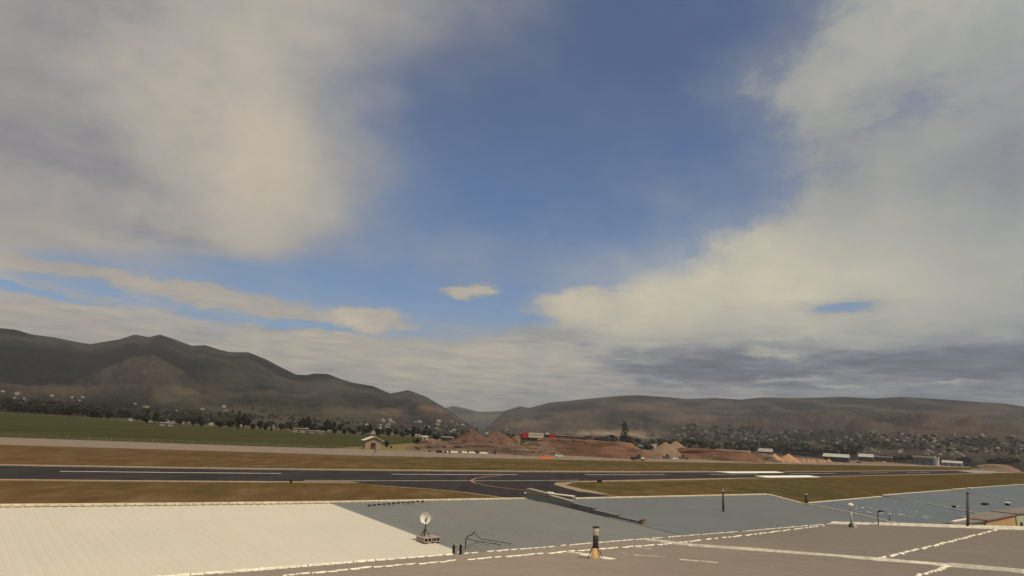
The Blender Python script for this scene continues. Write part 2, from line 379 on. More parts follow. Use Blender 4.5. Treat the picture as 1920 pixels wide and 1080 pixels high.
band('work_yard', [(800, 823), (1000, 826), (1200, 833), (1440, 848), (1600, 860)], [(820, 848.5), (1000, 853), (1200, 858.5), (1440, 864.5), (1700, 870.3)], M_soil, .03)

# ------------------------------------------------------------------ hills
HZ = lambda x: 760 + .0573 * x
skyL = [(-400, 640), (-250, 628), (-100, 622), (0, 615), (30, 618), (60, 627), (100, 632), (150, 642), (170, 645), (225, 636), (252, 627), (280, 632), (300, 627), (330, 637), (360, 648), (385, 647),
        (410, 655), (430, 660), (465, 660), (500, 674), (530, 690), (555, 702), (575, 703), (590, 700), (615, 701), (635, 709), (660, 717), (700, 724), (732, 738), (765, 731), (800, 744), (835, 765), (870, 790), (910, 812), (960, 830)]
skyC = [(700, 800), (800, 780), (835, 765), (850, 761), (875, 766), (897, 772), (940, 771), (960, 767), (1010, 765), (1100, 790)]
skyR = [(880, 825), (925, 790), (950, 769), (975, 762), (992, 765), (1030, 755), (1100, 748), (1160, 742), (1200, 741), (1260, 745), (1290, 748), (1340, 746), (1390, 749), (1430, 745), (1500, 746), (1580, 744),
        (1640, 747), (1690, 744), (1760, 748), (1830, 753), (1880, 756), (1920, 762), (2050, 775), (2300, 790)]
class Hill:
    def __init__(s, sk, r0, D, p, gul, seed):
        s.r0, s.D, s.p, s.gul, s.seed = r0, D, p, gul, seed
        s.tab = []
        for x, y in sk:
            a, e = AZEL(x, y); s.tab.append((a, tan(radians(e))))
    def te(s, a):
        t = s.tab
        if a <= t[0][0]: return t[0][1]
        if a >= t[-1][0]: return t[-1][1]
        return lerp(t, a)
    def z(s, x, y):
        a = degrees(atan2(x, y)); r = hypot(x, y); D = s.D(a); zc = H + s.te(a) * D
        if zc < 0: return -5.0 + zc * .02
        t = (r - s.r0) / (D - s.r0)
        if t <= 0: return -3.0
        n = noise.fractal(Vector((x * .0011 + s.seed, y * .0011, s.seed)), 1.0, 2.1, 6)
        rid = 1 - abs(noise.fractal(Vector((x * .0017 + s.seed * 2, y * .0012, 1.7 + s.seed)), .9, 2.1, 6))
        if t < 1:
            P = s.p(t); env = sin(pi * min(t, 1)) ** 1.2
            z = zc * (P + env * s.gul * (n * .30 + (rid - .78) * .55))
            return min(max(z, -2 + 3 * t), (zc - H) * r / D * .995 + H) if t < .985 else z
        return zc * max(0, 1 - (t - 1) * 1.4) 
hillsL = Hill(skyL, 1150, lambda a: 3600, lambda t: .10 * t + .90 * t ** 2.1, .8, 3.1)
hillsC = Hill(skyC, 3500, lambda a: 8800, lambda t: .2 * t + .8 * t ** 1.8, .5, 8.3)
hillsR = Hill(skyR, 1250, lambda a: 5200, lambda t: .17 * t + .83 * t ** 2.4, .75, 5.7)
ALL = (hillsL, hillsC, hillsR)
def TZ(x, y): return max(0.0, *(h.z(x, y) for h in ALL))
def hit(px, py, rmax=9000):                         # first terrain point on a sight line
    d = ray(px, py); k = 1 / hypot(d.x, d.y); r = 500.0
    while r < rmax:
        x, y, z = d.x * k * r, d.y * k * r, H + d.z * k * r
        if TZ(x, y) >= z: return Vector((x, y, TZ(x, y)))
        r *= 1.006
    return None
# land cover: soil scars and dry fields that belong to the slopes  (x, y, rx, ry, soil, tan, green)
COVER = [(815, 770, 38, 8, 1, 0, 0), (800, 764, 18, 7, 1, 0, 0), (735, 772, 30, 7, .7, .2, 0), (1160, 812, 95, 6, .2, 1, 0), (1190, 818, 60, 5, .3, .8, 0),
    (1600, 795, 70, 14, .6, 0, 0), (1290, 785, 60, 12, .45, .1, 0), (1480, 800, 60, 12, .35, .1, 0), (1800, 800, 130, 22, .5, 0, 0), (1820, 775, 60, 16, .4, 0, 0),
    (470, 770, 120, 12, .1, .08, .6), (640, 775, 90, 12, 0, .10, .6), (350, 740, 90, 28, .25, .05, .35), (280, 700, 60, 40, .15, 0, .1), (100, 735, 150, 12, .3, .05, 0), (430, 710, 60, 30, .0, .0, .5),
    (1080, 780, 60, 12, .15, .08, .3), (1230, 760, 70, 12, .2, .1, 0), (560, 790, 150, 8, 0, .10, .7), (900, 785, 70, 8, .1, .12, .3), (1000, 795, 90, 8, .1, .12, .3)]
def hill_mat(name, shaded_forest, scrub):  # forest tone set very dark to stand in for cloud shadow on the slopes
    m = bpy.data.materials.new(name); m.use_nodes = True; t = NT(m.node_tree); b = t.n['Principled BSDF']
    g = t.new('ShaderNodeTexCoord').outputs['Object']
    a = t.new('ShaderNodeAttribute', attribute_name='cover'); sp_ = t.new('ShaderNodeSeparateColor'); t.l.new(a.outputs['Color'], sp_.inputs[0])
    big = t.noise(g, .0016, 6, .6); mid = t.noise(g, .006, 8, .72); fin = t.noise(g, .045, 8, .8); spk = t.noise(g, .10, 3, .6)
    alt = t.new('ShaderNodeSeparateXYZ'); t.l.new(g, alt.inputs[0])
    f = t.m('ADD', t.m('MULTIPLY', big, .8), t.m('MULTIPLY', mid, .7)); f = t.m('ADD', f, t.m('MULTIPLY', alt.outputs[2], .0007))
    c = t.mix(t.mr(f, .68, .90), scrub, shaded_forest)
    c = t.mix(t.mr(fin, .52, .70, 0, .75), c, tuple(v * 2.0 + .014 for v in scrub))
    c = t.mix(t.mr(fin, .48, .30, 0, .7), c, tuple(v * .55 for v in shaded_forest))
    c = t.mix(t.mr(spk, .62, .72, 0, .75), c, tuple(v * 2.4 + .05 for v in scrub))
    c = t.mix(t.mr(spk, .42, .30, 0, .6), c, tuple(v * .5 for v in shaded_forest))
    c = t.mix(t.mr(a.outputs['Alpha'], .55, .15, 0, .75), c, tuple(v * .55 for v in shaded_forest))  # gully hollows darkened: relief shading put into the colour
    c = t.mix(t.mr(a.outputs['Alpha'], .72, 1.0, 0, .45), c, tuple(v * 1.5 + .01 for v in scrub))  # ridges lightened likewise, painted relief
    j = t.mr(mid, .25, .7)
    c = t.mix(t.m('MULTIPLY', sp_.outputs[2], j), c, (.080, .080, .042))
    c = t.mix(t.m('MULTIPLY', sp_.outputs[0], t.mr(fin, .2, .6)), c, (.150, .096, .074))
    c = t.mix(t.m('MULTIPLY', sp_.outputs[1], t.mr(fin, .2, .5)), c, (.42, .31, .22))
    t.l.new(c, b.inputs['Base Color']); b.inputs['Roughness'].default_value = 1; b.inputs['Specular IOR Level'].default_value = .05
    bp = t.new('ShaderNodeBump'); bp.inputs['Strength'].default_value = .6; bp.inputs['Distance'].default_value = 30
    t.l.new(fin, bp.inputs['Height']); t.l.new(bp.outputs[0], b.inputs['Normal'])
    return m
def build_hill(h, a0, a1, na, nr, m):
    mb = MB(); rows_ = []
    for j in range(nr + 1):
        tt = j / nr * 1.35
        for i in range(na + 1):
            a = a0 + (a1 - a0) * i / na; r = h.r0 + (h.D(a) - h.r0) * tt; ar = radians(a)
            x, y = r * sin(ar), r * cos(ar); mb.v.append((x, y, h.z(x, y)))
    mb.f = [(j * (na + 1) + i, j * (na + 1) + i + 1, (j + 1) * (na + 1) + i + 1, (j + 1) * (na + 1) + i) for j in range(nr) for i in range(na)]
    o = mb.build('hills', m, smooth=True); tag(o, kind='structure')
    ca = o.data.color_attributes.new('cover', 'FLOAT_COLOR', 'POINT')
    for k, v in enumerate(o.data.vertices):
        px, py = PIX(v.co); c = [0, 0, 0]
        if -200 < px < 2100:
            for (cx, cy, rx, ry, *w) in COVER:
                d = hypot((px - cx) / rx, (py - cy) / ry)
                if d < 1.2:
                    q = min(1, (1.2 - d) / .9) * (.45 + .9 * min(1, max(0, .5 + noise.fractal(v.co * .004, 1, 2, 5))))
                    for i in range(3): c[i] = max(c[i], w[i] * q)
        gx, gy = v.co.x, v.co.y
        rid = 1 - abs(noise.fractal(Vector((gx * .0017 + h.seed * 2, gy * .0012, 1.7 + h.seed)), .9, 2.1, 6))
        ca.data[k].color = (*c, min(1, max(0, (rid - .55) * 2.6)))  # alpha: gully mask for the painted relief shading
    return o
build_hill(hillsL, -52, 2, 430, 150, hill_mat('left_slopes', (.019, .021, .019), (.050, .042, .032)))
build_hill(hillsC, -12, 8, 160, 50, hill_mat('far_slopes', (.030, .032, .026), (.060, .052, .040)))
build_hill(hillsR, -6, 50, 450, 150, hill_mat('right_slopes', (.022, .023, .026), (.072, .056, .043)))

# ------------------------------------------------------------------ haze
hz = MB().box(-17000, 17000, -3500, 17000, -6, 760).build('haze', bpy.data.materials.new('haze_air')); tag(hz, kind='stuff')
hm = hz.data.materials[0]; hm.use_nodes = True; t = NT(hm.node_tree); t.n.clear()
ho = t.new('ShaderNodeOutputMaterial'); pv = t.new('ShaderNodeVolumePrincipled'); t.l.new(pv.outputs[0], ho.inputs['Volume'])
pv.inputs['Color'].default_value = (.86, .88, .93, 1); pv.inputs['Density'].default_value = .00006
pv.inputs['Anisotropy'].default_value = .3
#OBJECTS
# ------------------------------------------------------------------ roofs of the hangar rows (all lie along one axis)
class Plane:                                        # s runs along the ridge, t down-slope across it
    def __init__(s, px, z, az, slope):
        s.o = G(px[0], px[1], z); a = radians(az)
        s.e = Vector((sin(a), cos(a), 0)); h = Vector((s.e.y, -s.e.x, 0))          # h: horizontal, towards the camera side
        s.r = Vector((h.x * cos(slope), h.y * cos(slope), -sin(slope))); s.n = s.e.cross(s.r); s.n = s.n if s.n.z > 0 else -s.n
    def hit(s, x, y):
        d = ray(x, y); c = Vector((0, 0, H)); k = (s.o - c).dot(s.n) / d.dot(s.n); p = c + d * k - s.o
        return p.dot(s.e), p.dot(s.r)
    def P(s, a, b, n=0.0): return s.o + s.e * a + s.r * b + s.n * n
    def px(s, x, y, n=0.0):
        a, b = s.hit(x, y); return s.P(a, b, n)
def clip(poly, s):                                  # t-range of a convex outline at constant s
    T = []
    for (a, b), (c, d) in zip(poly, poly[1:] + poly[:1]):
        if (a - s) * (c - s) <= 0 and a != c: T.append(b + (d - b) * (s - a) / (c - a))
    return (min(T), max(T)) if T else None
def ribbed(pl, poly, pitch, depth, m, name, parent, prof=(0, 0, 0, 0, 1, 1), tn=10, thick=.12, loc=(0, 0, 0)):
    s0 = min(p[0] for p in poly) + .001; s1 = max(p[0] for p in poly) - .001
    cols = []; k = 0; n = len(prof)
    i0 = floor(s0 / pitch * n); i1 = ceil(s1 / pitch * n)
    for i in range(i0, i1 + 1):
        s = min(max(i * pitch / n, s0), s1); c = clip(poly, s)
        if c: cols.append((s, c[0], c[1], prof[i % n] * depth))
    mb = MB()
    for s, a, b, h in cols:
        for j in range(tn + 1): mb.v.append(tuple(pl.P(s, a + (b - a) * j / tn, h)))
        mb.v.append(tuple(pl.P(s, b, -thick))); mb.v.append(tuple(pl.P(s, a, -thick)))
    q = tn + 3
    for i in range(len(cols) - 1):
        for j in range(q): mb.f.append((i * q + j, (i + 1) * q + j, (i + 1) * q + (j + 1) % q, i * q + (j + 1) % q))
    return mb.build(name, m, parent, off=loc)
def walls(top, m, parent, loc, inset=.25, drop=.2, name='wall'):
    c = sum((Vector(p) for p in top), Vector()) / len(top)
    pts = [Vector(p) + (c - Vector(p)).normalized() * inset for p in top]
    for p, q in zip(pts, pts[1:] + pts[:1]):
        d = (q - p).normalized(); nn = Vector((-d.y, d.x, 0)) * .08
        mb = MB(); a = [p + nn, q + nn, q - nn, p - nn]
        vs = [Vector((v.x, v.y, v.z - drop)) for v in a] + [Vector((v.x, v.y, -.1)) for v in a]
        mb.add(vs, [(0, 1, 2, 3), (7, 6, 5, 4)] + [(i, i + 4, (i + 1) % 4 + 4, (i + 1) % 4) for i in range(4)])
        mb.build(name, m, parent, off=loc)

def roof_mat(name, c1, c2, rust, rough, metal=.0, sc=.6, streak=AX):
    m = bpy.data.materials.new(name); m.use_nodes = True; t = NT(m.node_tree); b = t.n['Principled BSDF']
    g = t.new('ShaderNodeTexCoord').outputs['Object']
    st = t.mapping(t.mapping(g, rot=(0, 0, streak)), scale=(1, .12, 1))
    st2 = t.mapping(t.mapping(g, rot=(0, 0, streak)), scale=(.12, 1, 1))
    a = t.noise(g, .12, 4, .6); d = t.noise(st2, 1.6, 5, .65); f = t.noise(g, 6, 5, .7)
    c = t.mix(t.mr(a, .35, .65), c1, c2)
    c = t.mix(t.mr(d, .45, .8, 0, .55), c, rust)
    c = t.mix(t.mr(f, .55, .8, 0, .3), c, tuple(v * .7 for v in c1))
    t.l.new(c, b.inputs['Base Color']); t.l.new(t.mr(d, .3, .7, rough - .1, rough + .1), b.inputs['Roughness'])
    b.inputs['Metallic'].default_value = metal; b.inputs['Specular IOR Level'].default_value = .3
    return m
M_white = roof_mat('cream_painted_metal', (.545, .505, .415), (.58, .53, .43), (.49, .45, .36), .6)
M_blue = roof_mat('weathered_blue_grey_metal', (.235, .24, .23), (.26, .258, .242), (.29, .27, .24), .55)
M_blue2 = roof_mat('dull_blue_grey_metal', (.150, .166, .172), (.166, .180, .184), (.195, .198, .190), .6)
M_blue3 = roof_mat('dark_blue_metal', (.090, .108, .130), (.105, .123, .142), (.125, .135, .145), .6)
M_brown0 = roof_mat('taupe_coated_roof', (.255, .207, .165), (.275, .228, .182), (.215, .172, .138), .8)
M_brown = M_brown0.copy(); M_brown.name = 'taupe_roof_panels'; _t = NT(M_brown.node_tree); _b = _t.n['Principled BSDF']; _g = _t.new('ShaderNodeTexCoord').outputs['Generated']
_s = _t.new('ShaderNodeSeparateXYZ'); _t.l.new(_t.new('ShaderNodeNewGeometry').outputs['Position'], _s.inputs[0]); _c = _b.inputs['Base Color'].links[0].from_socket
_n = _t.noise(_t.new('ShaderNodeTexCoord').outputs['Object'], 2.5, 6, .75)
_c = _t.mix(_t.mr(_s.outputs[0], 2, 14), _c, _t.mix(1.0, _c, (.72, .74, .78), 'MULTIPLY')); _c = _t.mix(_t.mr(_n, .55, .75, 0, .5), _c, (.14, .115, .095)); _t.l.new(_t.mix(_t.mr(_n, .42, .28, 0, .4), _c, (.34, .29, .23)), _b.inputs['Base Color'])  # darker and cooler rightwards: tone change with viewing angle put into the colour
M_seal = mat('white_sealant', (.74, .69, .56), .8, var=.25, scale=4)
M_trim = mat('cream_metal_trim', (.62, .55, .40), .6, var=.2, scale=2)
M_grey = mat('grey_sheet_metal', (.17, .18, .18), .6, var=.2, scale=1.5)
M_conc = mat('pale_concrete', (.27, .245, .195), .9, var=.25, scale=6)
M_block = mat('cinder_block', (.36, .29, .25), .95, var=.2, scale=14, bump=.3)
M_black = mat('black_metal', (.018, .017, .017), .6, var=.3, scale=5)
M_dark = mat('dark_gap', (.012, .011, .010), .9, var=.3, scale=5)
M_wpl = mat('white_painted_metal', (.70, .68, .60), .5, var=.08, scale=3)
M_wall = mat('cream_wall_sheet', (.42, .37, .28), .8, var=.12, scale=.6)
M_tan = mat('tan_stucco', (.52, .33, .17), .9, var=.08, scale=.7)
M_palegreen = mat('pale_green_wall', (.42, .44, .30), .85, var=.1, scale=.6)
M_galv = mat('galvanised_steel', (.45, .44, .40), .35, metal=.7, var=.15, scale=4)
M_glass = mat('vehicle_glass', (.02, .022, .025), .1, var=.1, scale=3, spec=.6)
M_tyre = mat('tyre_rubber', (.015, .014, .014), .9, var=.2, scale=6)

BAZ, BSL = 49.5, radians(3.0)
PB = Plane((620, 944), 6.2, BAZ, BSL)               # ridge of the white and blue roofs
ZV = PB.px(850, 1040).z
PF = Plane((850, 1040), ZV + .12, 50.5, radians(-5.6))   # near roof, rising towards the camera
ridgeB = [(-260, 953.5), (0, 951), (310, 948), (620, 944), (990, 936.5), (1077, 936.5), (1165, 934.5), (1440, 928)]
_, tV = PB.hit(850, 1040); tV += .5

# hangar with the cream roof
def hroof(label, poly, m, pitch, wallm, group=None, capm=None, seg=None, plane=PB, inset=.3):
    top = [plane.P(*p) for p in poly]; c = sum(top, Vector()) / len(top); loc = (c.x, c.y, 0)
    t = thing('hangar', label, 'building', loc, 0, group)
    ribbed(plane, poly, pitch, .085 if m is M_blue else (.02 if m is M_white else .05), m, 'roof', t, loc=loc)
    walls(top, wallm, t, loc, inset)
    if seg:
        mb = MB(); L = [plane.P(*p, n=.02) for p in seg]
        n = max(2, int((L[-1] - L[0]).length / .5))
        for p, q in zip(L, L[1:]):
            k = max(1, int((q - p).length / .42))
            for i in range(k):
                a = p + (q - p) * (i / k); b = p + (q - p) * ((i + .86) / k); d = (b - a).normalized(); w = Vector((d.y, -d.x, 0)) * .13
                mb.slab([a - w, b - w, b + w + plane.n * .015, a + w + plane.n * .015], -.06)
            w = Vector(((q - p).normalized().y, -(q - p).normalized().x, 0)) * .07
            mb.slab([p - w * 2.6, q - w * 2.6, q - w, p - w], -.10)
        mb.build('ridge_cap', capm, t, off=loc)
    return t
sA = PB.hit(-260, 953.5)[0]; s99, t99 = PB.hit(990, 936.5); s144, t144 = PB.hit(1440, 928)
hroof('hangar under the cream white ribbed metal roof at lower left', [(sA, PB.hit(-260, 953.5)[1]), (PB.hit(310, 948)), (0, 0), (0, tV), (sA, tV)], M_white, .34, M_wall, None, M_trim,
      [PB.hit(x, y) for x, y in ridgeB[:4]])
hroof('hangar under the blue grey ribbed roof between the cream roof and the stepped parapet', [(.02, 0), (s99, t99), (s99, tV), (.02, tV)], M_blue, .30, M_wall, None, M_trim, [(.02, 0), (s99, t99)])
q = PB.hit(1077, 936.5); q1 = PB.hit(1680, 985); q2 = PB.hit(1500, 944)
hroof('hangar under the smooth grey roof right of the stepped parapet', [(s99 + .3, q[1]), q, (s144, t144), q2, q1, (q1[0], tV + 6), (s99 + .3, tV)], M_blue2, .30, M_wall, None, M_trim, [q, PB.hit(1165, 934.5), (s144, t144), q2])
# rake trim on its right edge
def ropename(*a): pass
def bar(pl, pts, w, h, m, name, parent, loc, n=0.02):
    mb = MB(); L = [pl.px(x, y) for x, y in pts]
    for p, q in zip(L, L[1:]):
        d = (q - p).normalized(); sd_ = d.cross(pl.n) * w / 2
        mb.slab([p - sd_ + pl.n * (n + h), q - sd_ + pl.n * (n + h), q + sd_ + pl.n * (n + h), p + sd_ + pl.n * (n + h)], h)
    return mb.build(name, m, parent, off=loc)
hg2 = [o for o in S.objects if o.name.startswith('hangar')][-1]
bar(PB, [(1440, 928), (1500, 943.5), (1590, 961), (1680, 982)], .16, .07, M_trim, 'rake_trim', hg2, hg2.location)

# stepped parapet along the rib line
a0, b0 = PB.hit(990, 937.5); a1, b1 = PB.hit(1205, 984)
par = thing('parapet_wall', 'stepped grey parapet wall running down between two blue grey roofs', 'wall', PB.P(a0, b0))
ploc = PB.P(a0, b0)
def pseg(u0, u1, h0, h1, w, m, name, cap=None, dn=-.1):
    mb = MB(); L = b1 - b0; sc_ = lambda u: (a0 + (a1 - a0) * u, b0 + L * u)
    (sa, ta), (sb, tb) = sc_(u0), sc_(u1)
    mb.add([PB.P(sa, ta, dn), PB.P(sb, tb, dn), PB.P(sb + w, tb, dn), PB.P(sa + w, ta, dn), PB.P(sa, ta, h0), PB.P(sb, tb, h1), PB.P(sb + w, tb, h1), PB.P(sa + w, ta, h0)],
           [(3, 2, 1, 0), (4, 5, 6, 7)] + [(i, (i + 1) % 4, 4 + (i + 1) % 4, 4 + i) for i in range(4)])
    mb.build(name, m, par, off=ploc)
    if cap:
        mb = MB(); k = .03
        mb.add([PB.P(sa - k, ta - k, h0 + .002), PB.P(sb - k, tb + k, h1 + .002), PB.P(sb + w + k, tb + k, h1 + .002), PB.P(sa + w + k, ta - k, h0 + .002),
                PB.P(sa - k, ta - k, h0 + .05), PB.P(sb - k, tb + k, h1 + .05), PB.P(sb + w + k, tb + k, h1 + .05), PB.P(sa + w + k, ta - k, h0 + .05)],
               [(3, 2, 1, 0), (4, 5, 6, 7)] + [(i, (i + 1) % 4, 4 + (i + 1) % 4, 4 + i) for i in range(4)])
        mb.build('coping', cap, par, off=ploc)
pseg(-.02, .40, .42, .36, .55, M_grey, 'wall_panel', M_conc)
pseg(-.02, .20, .70, .62, .45, M_conc, 'block_course', M_conc, .48); pseg(.202, .40, .55, .45, .45, M_conc, 'block_course', M_conc, .46)
pseg(.402, .60, .36, .34, .30, M_grey, 'wall_panel', M_grey)
pseg(.602, .80, .22, .20, .22, M_grey, 'wall_panel', M_grey)
pseg(.802, .985, .13, .12, .16, M_grey, 'wall_panel', M_grey)
pseg(.792, .812, .20, .34, .26, M_grey, 'end_block'); pseg(.965, 1.0, .10, .30, .30, mat('rusty_block', (.22, .14, .11), .9), 'end_block', M_conc)
# white pipe lying over the parapet top
pt = PB.P(a0, b0, .34)
pw = thing('roof_pipe', 'white plastic pipe lying across the top of the stepped parapet', 'pipe', G(1035, 925, 6.55))
p0 = G(1033, 925.5, 6.6); p1 = G(1078, 931, 6.5)
MB().tube(p0, p1, .055, n=8).tube(p0 - (p1 - p0).normalized() * .25, p0 + (p1 - p0).normalized() * .2, .11, n=8).build('pipe', M_wpl, pw, off=pw.location)
MB().box(-.05, .05, -.05, .05, -.55, 0).build('support', M_grey, pw).location = p1 - pw.location
MB().box(-.05, .05, -.05, .05, -.35, 0).build('support', M_grey, pw).location = p0 - pw.location
p0 = G(983, 924.5, 6.55); p1 = G(991, 924.8, 6.55)
pe = thing('roof_pipe', 'short white pipe stub sticking out left from the parapet top', 'pipe', p1)
MB().tube(p0, p1 + (p1 - p0), .05, n=8).build('pipe', M_wpl, pe, off=p1)

# far roofs on the right
PC = Plane((1650, 931), 5.3, 45.5, radians(3.0))
def CP(*pts): return [PC.hit(*p) for p in pts]
FR = [('hangar under the dark blue roof just beyond the grey roof with white specks', [(1480, 947), (1652, 931.5), (1745, 946), (1850, 966), (1790, 977.5), (1700, 992), (1560, 1000)], M_blue3, M_wall, 0),
      ('hangar under the second blue roof behind the tall dark pole', [(1655, 929), (1782, 919), (1925, 942.5), (1960, 950), (1850, 966.5), (1746, 946)], M_blue3, M_tan, .03),
      ('hangar under the farthest blue roof at the right edge', [(1784, 918), (1920, 908), (2080, 896), (2150, 920), (1962, 950), (1927, 942)], M_blue3, M_palegreen, .06)]
for lb, pts, m, wm, up in FR:
    PCu = Plane((1650, 931), 5.3 + up, 45.5, radians(3.0)); poly = [PCu.hit(*p) for p in pts]
    top = [PCu.P(*p) for p in poly]; c = sum(top, Vector()) / len(top); loc = (c.x, c.y, 0)
    t = thing('hangar', lb, 'building', loc)
    MB().slab(top, .22).build('roof', m, t, off=loc); walls(top, wm, t, loc, .5, .25)
    mb = MB()
    L = [(Vector(p) + Vector((0, 0, .004))) for p in top[:2]]
    d = (L[1] - L[0]).normalized(); w = d.cross(PCu.n) * .12
    mb.slab([L[0] - w + PCu.n * .08, L[1] - w + PCu.n * .08, L[1] + w + PCu.n * .08, L[0] + w + PCu.n * .08], .07)
    L = top[1:4] if m is M_blue3 else top[1:3]
    for p, q_ in zip(L, L[1:]):
        d = (q_ - p).normalized(); w = d.cross(PCu.n) * .10
        mb.slab([p - w + PCu.n * .07, q_ - w + PCu.n * .07, q_ + w + PCu.n * .07, p + w + PCu.n * .07], .06)
    mb.build('edge_trim', M_trim, t, off=loc)
    if wm is M_wall:
        mb = MB(); p, q_ = PCu.px(1786, 978), PCu.px(1855, 965.5); d = (q_ - p).normalized(); w = d.cross(PCu.n) * .16
        mb.slab([p - w + PCu.n * .05, q_ - w + PCu.n * .05, q_ + w + PCu.n * .05, p + w + PCu.n * .05], .22); mb.build('gutter', M_wpl, t, off=loc)
# low tan and pale green buildings in front of them
def facade(px0, px1, ytop0, ytop1, zt, m, label, pipes):
    a = G(px0, ytop0, zt); b = G(px1, ytop1, zt); c = (a + b) / 2; loc = (c.x, c.y, 0); t = thing('low_building', label, 'building', loc)
    d = (b - a).normalized(); w = Vector((-d.y, d.x, 0)) * 2.6
    MB().slab([a, b, b + w, a + w], zt).build('wall', m, t, off=loc)
    k = Vector((0, 0, .14)); e = d * .1; f = -w.normalized() * .12
    MB().slab([a + k - e + f, b + k + e + f, b + w + k + e, a + w + k - e], .13).build('roof', M_brown, t, off=loc)  # taupe top stands in for the shadow band under the blue roof's eave
    for u in pipes:
        p = a.lerp(b, u) + f * 1.2
        MB().tube((p.x, p.y, zt - .9), (p.x, p.y, zt - 4), .10, n=8).build('downpipe', M_black, t, off=loc)
facade(1849, 1903, 977.5, 966.5, 4.6, M_tan, 'tan walled building seen below the far blue roof', (.15,))
facade(1905, 1990, 965, 954, 4.65, M_palegreen, 'pale green walled building at the right edge', (.06,))
facade(1795, 1847, 985.5, 978.5, 4.5, M_wall, 'cream walled lean-to below the white gutter', ())

# near taupe roof
sc_, tc_ = PF.hit(1560, 982)
polyF = [(PF.hit(-300, 1128)[0] - 6, -.1), (PF.hit(850, 1040)[0], 0), (sc_, tc_), (sc_ + .1, 42 + tc_), (PF.hit(-300, 1128)[0] - 6, 42 + tc_)]
topF = [PF.P(*p) for p in polyF]; cF = sum(topF, Vector()) / 5; lF = (cF.x, cF.y, 0)
nf_ = thing('hangar', 'nearest building under the taupe coated roof with white sealed seams', 'building', lF)
def flipped(poly): return poly
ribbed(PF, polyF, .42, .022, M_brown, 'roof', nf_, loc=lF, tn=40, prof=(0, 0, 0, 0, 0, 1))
walls(topF, M_wall, nf_, lF, .4, .3)
def seam(pts, w, m, jag, name='sealant_seam', pitch=.42, parent=nf_, pl=PF, h=.035, gap=.0, seed=1):
    rnd = random.Random(seed); mb = MB(); L = [pl.hit(x, y) for x, y in pts]
    for (sa, ta), (sb, tb) in zip(L, L[1:]):
        ln = hypot(sb - sa, tb - ta); k = max(1, int(ln / pitch))
        for i in range(k):
            if rnd.random() < gap and mb.v: mb.build(name, m, parent, off=parent.location); mb = MB(); continue
            u0, u1 = i / k, (i + (1.0 if pitch > 2 else rnd.uniform(.85, 1.05))) / k
            dj = rnd.uniform(-jag, jag); ww = w * rnd.uniform(.7, 1.25); hh = h * rnd.uniform(.8, 1.2)
            ds, dt = (sb - sa) / ln, (tb - ta) / ln; nx, ny = -dt, ds
            C = [(sa + (sb - sa) * u + nx * (dj + v), ta + (tb - ta) * u + ny * (dj + v)) for u, v in ((u0, -ww / 2), (u1, -ww / 2 + rnd.uniform(-jag, jag) * .5), (u1, ww / 2), (u0, ww / 2 + rnd.uniform(-jag, jag) * .5))]
            D4 = [(C[0][0] * .62 + C[3][0] * .38, C[0][1] * .62 + C[3][1] * .38), (C[1][0] * .62 + C[2][0] * .38, C[1][1] * .62 + C[2][1] * .38), (C[1][0] * .38 + C[2][0] * .62, C[1][1] * .38 + C[2][1] * .62), (C[0][0] * .38 + C[3][0] * .62, C[0][1] * .38 + C[3][1] * .62)]
            mb.add([pl.P(a, b, -.02) for a, b in C] + [pl.P(a, b, hh) for a, b in D4], [(3, 2, 1, 0), (4, 5, 6, 7)] + [(i_, (i_ + 1) % 4, 4 + (i_ + 1) % 4, 4 + i_) for i_ in range(4)])
    return mb.build(name, m, parent, off=parent.location)
seam([(-60, 1112), (330, 1079.5), (600, 1059), (850, 1040)], .13, M_seal, .05, 'sealant_seam', .40, seed=2, h=.05)
seam([(850, 1040), (1000, 1028), (1200, 1011.5), (1400, 996), (1560, 982)], .10, M_seal, .07, 'sealant_seam', .42, gap=.12, seed=3)
seam([(530, 1080), (700, 1064), (960, 1043)], .22, M_seal, .12, pitch=.4, seed=4, gap=.06)
seam([(960, 1043), (1120, 1030), (1240, 1021), (1400, 1004), (1545, 986)], .24, M_seal, .12, pitch=.4, seed=5, gap=.03)
seam([(1560, 982), (1640, 984.5), (1780, 989), (1920, 993), (2100, 998)], .45, M_seal, .012, pitch=5, seed=6, h=.17)
seam([(1208, 1012), (1300, 1024), (1440, 1034), (1640, 1050), (1780, 1062), (1920, 1075), (2050, 1087)], .26, M_seal, .012, pitch=4, seed=7, h=.10)
seam([(1648, 1048), (1720, 1031), (1800, 1011), (1872, 993)], .28, M_seal, .08, pitch=.3, seed=8)
seam([(1700, 1090), (1740, 1074), (1790, 1060), (1812, 1063)], .26, M_seal, .08, pitch=.3, seed=9)
for i, (x0, y0, x1, y1) in enumerate([(1180, 1026, 1220, 1030), (1190, 1041, 1250, 1046), (1275, 1049.5, 1345, 1056), (1080, 1037, 1150, 1049), (1060, 1036, 1110, 1040), (1160, 1037, 1176, 1040)]):
    seam([(x0, y0), (x1, y1)], .07 if i != 3 else .55, M_seal, .02, pitch=.35, seed=20 + i)

# ------------------------------------------------------------------ things standing on the roofs
def PBz(x, y): return PB.px(x, y, .03)
